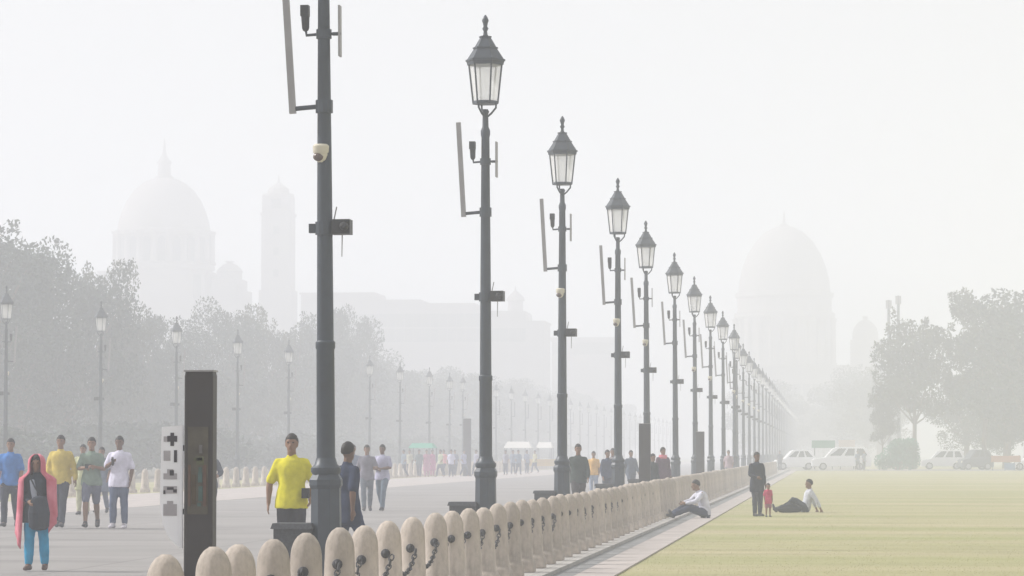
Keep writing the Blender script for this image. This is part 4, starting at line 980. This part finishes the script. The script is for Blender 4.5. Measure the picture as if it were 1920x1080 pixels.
# ------------------------------------------------------------------ vehicles far across the lawn
def make_car(name, label, cat, px, Y, L_, H_, W_, col, prof, rz=0.0, z=-.006, group='cars parked beyond the lawn', nwin=3):
    t_ = thing(name, label, cat, (X(px, Y), Y, z), rz, group)
    P = mat('paint_' + label[:14].replace(' ', '_'), col, .35, .03, 2, spec=.5)
    body, cabin = prof
    hw = W_ / 2; b = MB()
    b.extrude_y([(x * L_, zz_ * H_) for x, zz_ in body], -hw, hw); o = b.build('body', P, t_)
    bv = o.modifiers.new('b', 'BEVEL'); bv.width = .06; bv.segments = 2; bv.limit_method = 'ANGLE'
    n = len(cabin); b = MB()
    cx = sum(p[0] for p in cabin) / n
    lo_ = min(p[1] for p in cabin); hi = max(p[1] for p in cabin)
    vs_ = []
    for s in (-1, 1):
        for x, q in cabin: vs_.append((x * L_, s * hw * (.97 - .17 * (q - lo_) / (hi - lo_)), q * H_))
    b.add(vs_, [tuple(range(n)), tuple(range(2 * n - 1, n - 1, -1))] + [(i, n + i, n + (i + 1) % n, (i + 1) % n) for i in range(n)])
    o = b.build('cabin', P, t_); bv = o.modifiers.new('b', 'BEVEL'); bv.width = .04; bv.segments = 2; bv.limit_method = 'ANGLE'
    # side windows, windscreens
    x0 = min(p[0] for p in cabin); x1 = max(p[0] for p in cabin)
    top = [p for p in cabin if p[1] > hi - .02]; tx0, tx1 = min(p[0] for p in top), max(p[0] for p in top)
    def side_y(q): return hw * (.97 - .17 * (q - lo_) / (hi - lo_))
    cuts = [0, .36, .68, 1]
    q0, q1 = lo_ + (hi - lo_) * .18, hi - (hi - lo_) * .14
    for s in (-1, 1):
        for i in range(nwin):
            a0 = (x0 + (tx0 - x0) * .25) + ((x1 + (tx1 - x1) * .25) - (x0 + (tx0 - x0) * .25)) * (cuts[i] + .04); a1 = (x0 + (tx0 - x0) * .25) + ((x1 + (tx1 - x1) * .25) - (x0 + (tx0 - x0) * .25)) * (cuts[i + 1] - .04)
            e0 = tx0 + (tx1 - tx0) * (cuts[i] + .04); e1 = tx0 + (tx1 - tx0) * (cuts[i + 1] - .04)
            b = MB(); vv = []
            for dy in (.004, .022):
                vv += [(a0 * L_, s * (side_y(q0) + dy), q0 * H_), (a1 * L_, s * (side_y(q0) + dy), q0 * H_), (e1 * L_, s * (side_y(q1) + dy), q1 * H_), (e0 * L_, s * (side_y(q1) + dy), q1 * H_)]
            b.add(vv, [(0, 1, 2, 3), (7, 6, 5, 4), (0, 4, 5, 1), (1, 5, 6, 2), (2, 6, 7, 3), (3, 7, 4, 0)]); b.build('window', M_glass_dark, t_)
    for s, xa, xt in ((-1, x0, tx0), (1, x1, tx1)):
        b = MB(); vv = []
        for dx in (.008, .03):
            for q, f in ((q0, .18), (q1, .86)):
                xx = (xa + (xt - xa) * f) * L_ + s * dx; yy = side_y(q) * .88
                vv += [(xx, -yy, q * H_), (xx, yy, q * H_)]
        b.add(vv, [(0, 1, 3, 2), (4, 6, 7, 5), (0, 4, 5, 1), (2, 3, 7, 6), (0, 2, 6, 4), (1, 5, 7, 3)]); b.build('windscreen', M_glass_dark, t_)
    wr_ = .33
    for sx in (-.31, .30):
        for s in (-1, 1):
            b = MB(); M_ = Matrix.Translation((sx * L_, s * (hw - .12), wr_)) @ Matrix.Rotation(R(90), 4, 'X'); b.lathe([(wr_ - .03, -.14), (wr_, -.10), (wr_, .10), (wr_ - .03, .14)], 18, M=M_); wh = b.build('wheel', M_tyre, t_)
            b = MB(); b.lathe([(wr_ * .62, -.16), (wr_ * .62, .16)], 12, M=M_); b.build('rim', M_rim, wh)
    for s in (-1, 1):
        b = MB(); b.box(-.5 * L_ - .01, -.5 * L_ + .08, s * hw * .72 - .16, s * hw * .72 + .16, H_ * .36, H_ * .44); b.build('headlight', M_cream, t_)
        b = MB(); b.box(.5 * L_ - .08, .5 * L_ + .01, s * hw * .76 - .12, s * hw * .76 + .12, H_ * .38, H_ * .47); b.build('tail_light', M_red, t_)
    return t_
M_red = mat('lamp_red', (.35, .03, .03), .3, .05, 4)
SUV = ([(-.5, .16), (-.5, .42), (-.46, .50), (-.27, .56), (.47, .58), (.5, .48), (.5, .16)], [(-.28, .55), (-.14, .95), (-.06, 1.0), (.38, 1.0), (.44, .95), (.485, .57)])
HATCH = ([(-.5, .14), (-.5, .40), (-.45, .50), (-.24, .58), (.46, .60), (.5, .5), (.5, .14)], [(-.26, .57), (-.09, .96), (-.02, 1.0), (.30, .99), (.38, .94), (.48, .59)])
VAN = ([(-.5, .12), (-.5, .36), (-.46, .44), (.49, .46), (.5, .4), (.5, .12)], [(-.47, .43), (-.30, .92), (-.24, 1.0), (.47, 1.0), (.49, .97), (.496, .45)])
make_car('parked_car', 'white car half hidden at the left end beyond the lawn', 'car', 1490, 283, 3.7, 1.75, 1.7, (.78, .78, .80), HATCH, 0.15)
make_car('parked_car', 'larger white car with a rounded roof left of the rounded green bush', 'car', 1577, 282, 5.2, 2.0, 1.85, (.80, .80, .82), SUV, 0.05)
M_bush = mat('clipped_bush_leaf', (.035, .19, .11), .75, .3, .8, 0, tint=(.06, .26, .16), spec=.2)
t_ = thing('bush', 'dense rounded green bush with a sloping left side under the right hand trees', 'bush', (X(1683, 284), 284, -.02))
b = MB(); tb = MB(); gb = random.Random(77)
for cx, cy, cz, rx, ry, rz_ in ((-1.2, 0, .75, .9, .9, .75), (-.5, .2, 1.2, 1.0, 1.0, 1.1), (.4, -.1, 1.6, 1.1, 1.1, 1.25), (1.1, .1, 1.55, .9, 1.0, 1.25), (1.2, 0, .8, .85, .9, .8), (.2, -.3, .8, 1.2, .9, .8), (0, .3, 2.0, .8, .8, .8), (1.1, 0, 2.2, .75, .8, .65)):
    leaf_cloud(b, (cx, cy, cz), (rx, ry, rz_), 620, gb, .07, .16); tb.tube([(0, 0, -.05), (cx * .5, cy * .5, cz * .5), (cx, cy, cz)], [.07, .05, .02], 5)
tb.build('stem', M_bark, t_); b.build('foliage', M_bush, t_)
make_car('parked_car', 'pale grey car under the trees right of the rounded green bush', 'car', 1768, 293, 4.0, 1.75, 1.75, (.70, .70, .72), SUV, 0.0)
make_car('parked_car', 'dark blue grey car by the bare trunk', 'car', 1828, 283, 2.9, 1.8, 1.7, (.05, .06, .085), HATCH, 0.3)
make_car('parked_car', 'white car cut by the right frame edge', 'car', 1937, 279, 3.8, 1.5, 1.7, (.80, .80, .82), HATCH, 0.0)
# boards, barriers, stalls
t_ = thing('green_board', 'small green board above the roof of the larger white car', 'board', (X(1544, 292), 292, 0))
b = MB(); b.box(-1.05, 1.05, -.04, .04, Z(840, 292), Z(826, 292)); b.build('panel', mat('board_green', (.06, .26, .15), .6, .08, 3), t_)
for s in (-1, 1): b = MB(); b.tube([(s * .8, .08, -.1), (s * .8, .08, Z(828, 292))], [.05, .05], 6); b.build('post', M_iron, t_)
t_ = thing('cream_board', 'pale cream board right of the small green board', 'board', (X(1588, 293), 293, 0))
b = MB(); b.box(-.75, .75, -.04, .04, Z(838, 293), Z(825, 293)); b.build('panel', mat('board_cream', (.75, .66, .58), .6, .05, 3), t_)
for s in (-1, 1): b = MB(); b.tube([(s * .6, .08, -.1), (s * .6, .08, Z(828, 293))], [.05, .05], 6); b.build('post', M_iron, t_)
def barrier(label, px, Y, wid, z0, z1, col, cat='barrier', name='road_barrier'):
    t_ = thing(name, label, cat, (X(px, Y), Y, 0)); M_ = mat('barrier_' + label[:8].replace(' ', '_'), col, .6, .1, 2)
    b = MB(); b.box(-wid / 2, wid / 2, -.02, .02, z0, z1); b.build('panel', M_, t_)
    for s in (-1, 1):
        b = MB(); b.tube([(s * wid * .45, .05, 0.03), (s * wid * .45, .05, z1 + .04)], [.03, .03], 6); b.box(s * wid * .45 - .04, s * wid * .45 + .04, -.3, .35, 0, .05); b.build('leg', M_iron, t_)
barrier('long orange barrier panel below the right hand trees', 1886, 276.5, 2.5, .7, 1.25, (.45, .20, .10))
barrier('short blue panel standing in front of the orange barrier', 1893, 275, .9, .05, .62, (.12, .22, .36), 'panel', 'low_panel')
barrier('yellow barrier beyond the second lamp post on the far pavement', 1016, 250, 2.4, .45, 1.0, (.55, .40, .16))
def stall(label, px, Y, wid, top, z1, col, cat):
    t_ = thing('stall', label, cat, (X(px, Y), Y, 0)); M_ = mat('canopy_' + label[:6].strip(), col, .7, .06, 2)
    zt_ = Z(top, Y)
    b = MB(); h_ = .36; b.prism([(-wid / 2, -1.1), (wid / 2, -1.1), (wid / 2, 1.1), (-wid / 2, 1.1)], [(-wid / 2.6, -.5), (wid / 2.6, -.5), (wid / 2.6, .5), (-wid / 2.6, .5)], zt_ - z1, zt_); b.build('canopy', M_, t_)
    for sx in (-1, 1):
        for sy in (-1, 1): b = MB(); b.tube([(sx * wid * .46, sy * 1.0, .0), (sx * wid * .46, sy * 1.0, zt_ - z1)], [.035, .035], 6); b.build('pole', M_iron, t_)
    b = MB(); b.box(-wid * .35, wid * .35, -.45, .45, .15, .95); b.build('counter', M_white, t_)
    for sx in (-1, 1): b = MB(); M2 = Matrix.Translation((sx * wid * .25, -.5, .3)) @ Matrix.Rotation(R(90), 4, 'X'); b.lathe([(.3, -.03), (.3, .03)], 14, M=M2); b.build('wheel', M_tyre, t_)
stall('vendor cart under a green canopy in the distant crowd', 793, 212, 1.7, 831, .32, (.07, .34, .22), 'vendor cart')
stall('large white canopy beyond the crowd right of the second lamp post', 972, 300, 2.6, 828, .6, (.80, .78, .74), 'tent')
stall('smaller white canopy just left of the third lamp post', 1022, 305, 1.5, 829, .55, (.80, .78, .74), 'tent')
finish_remesh()
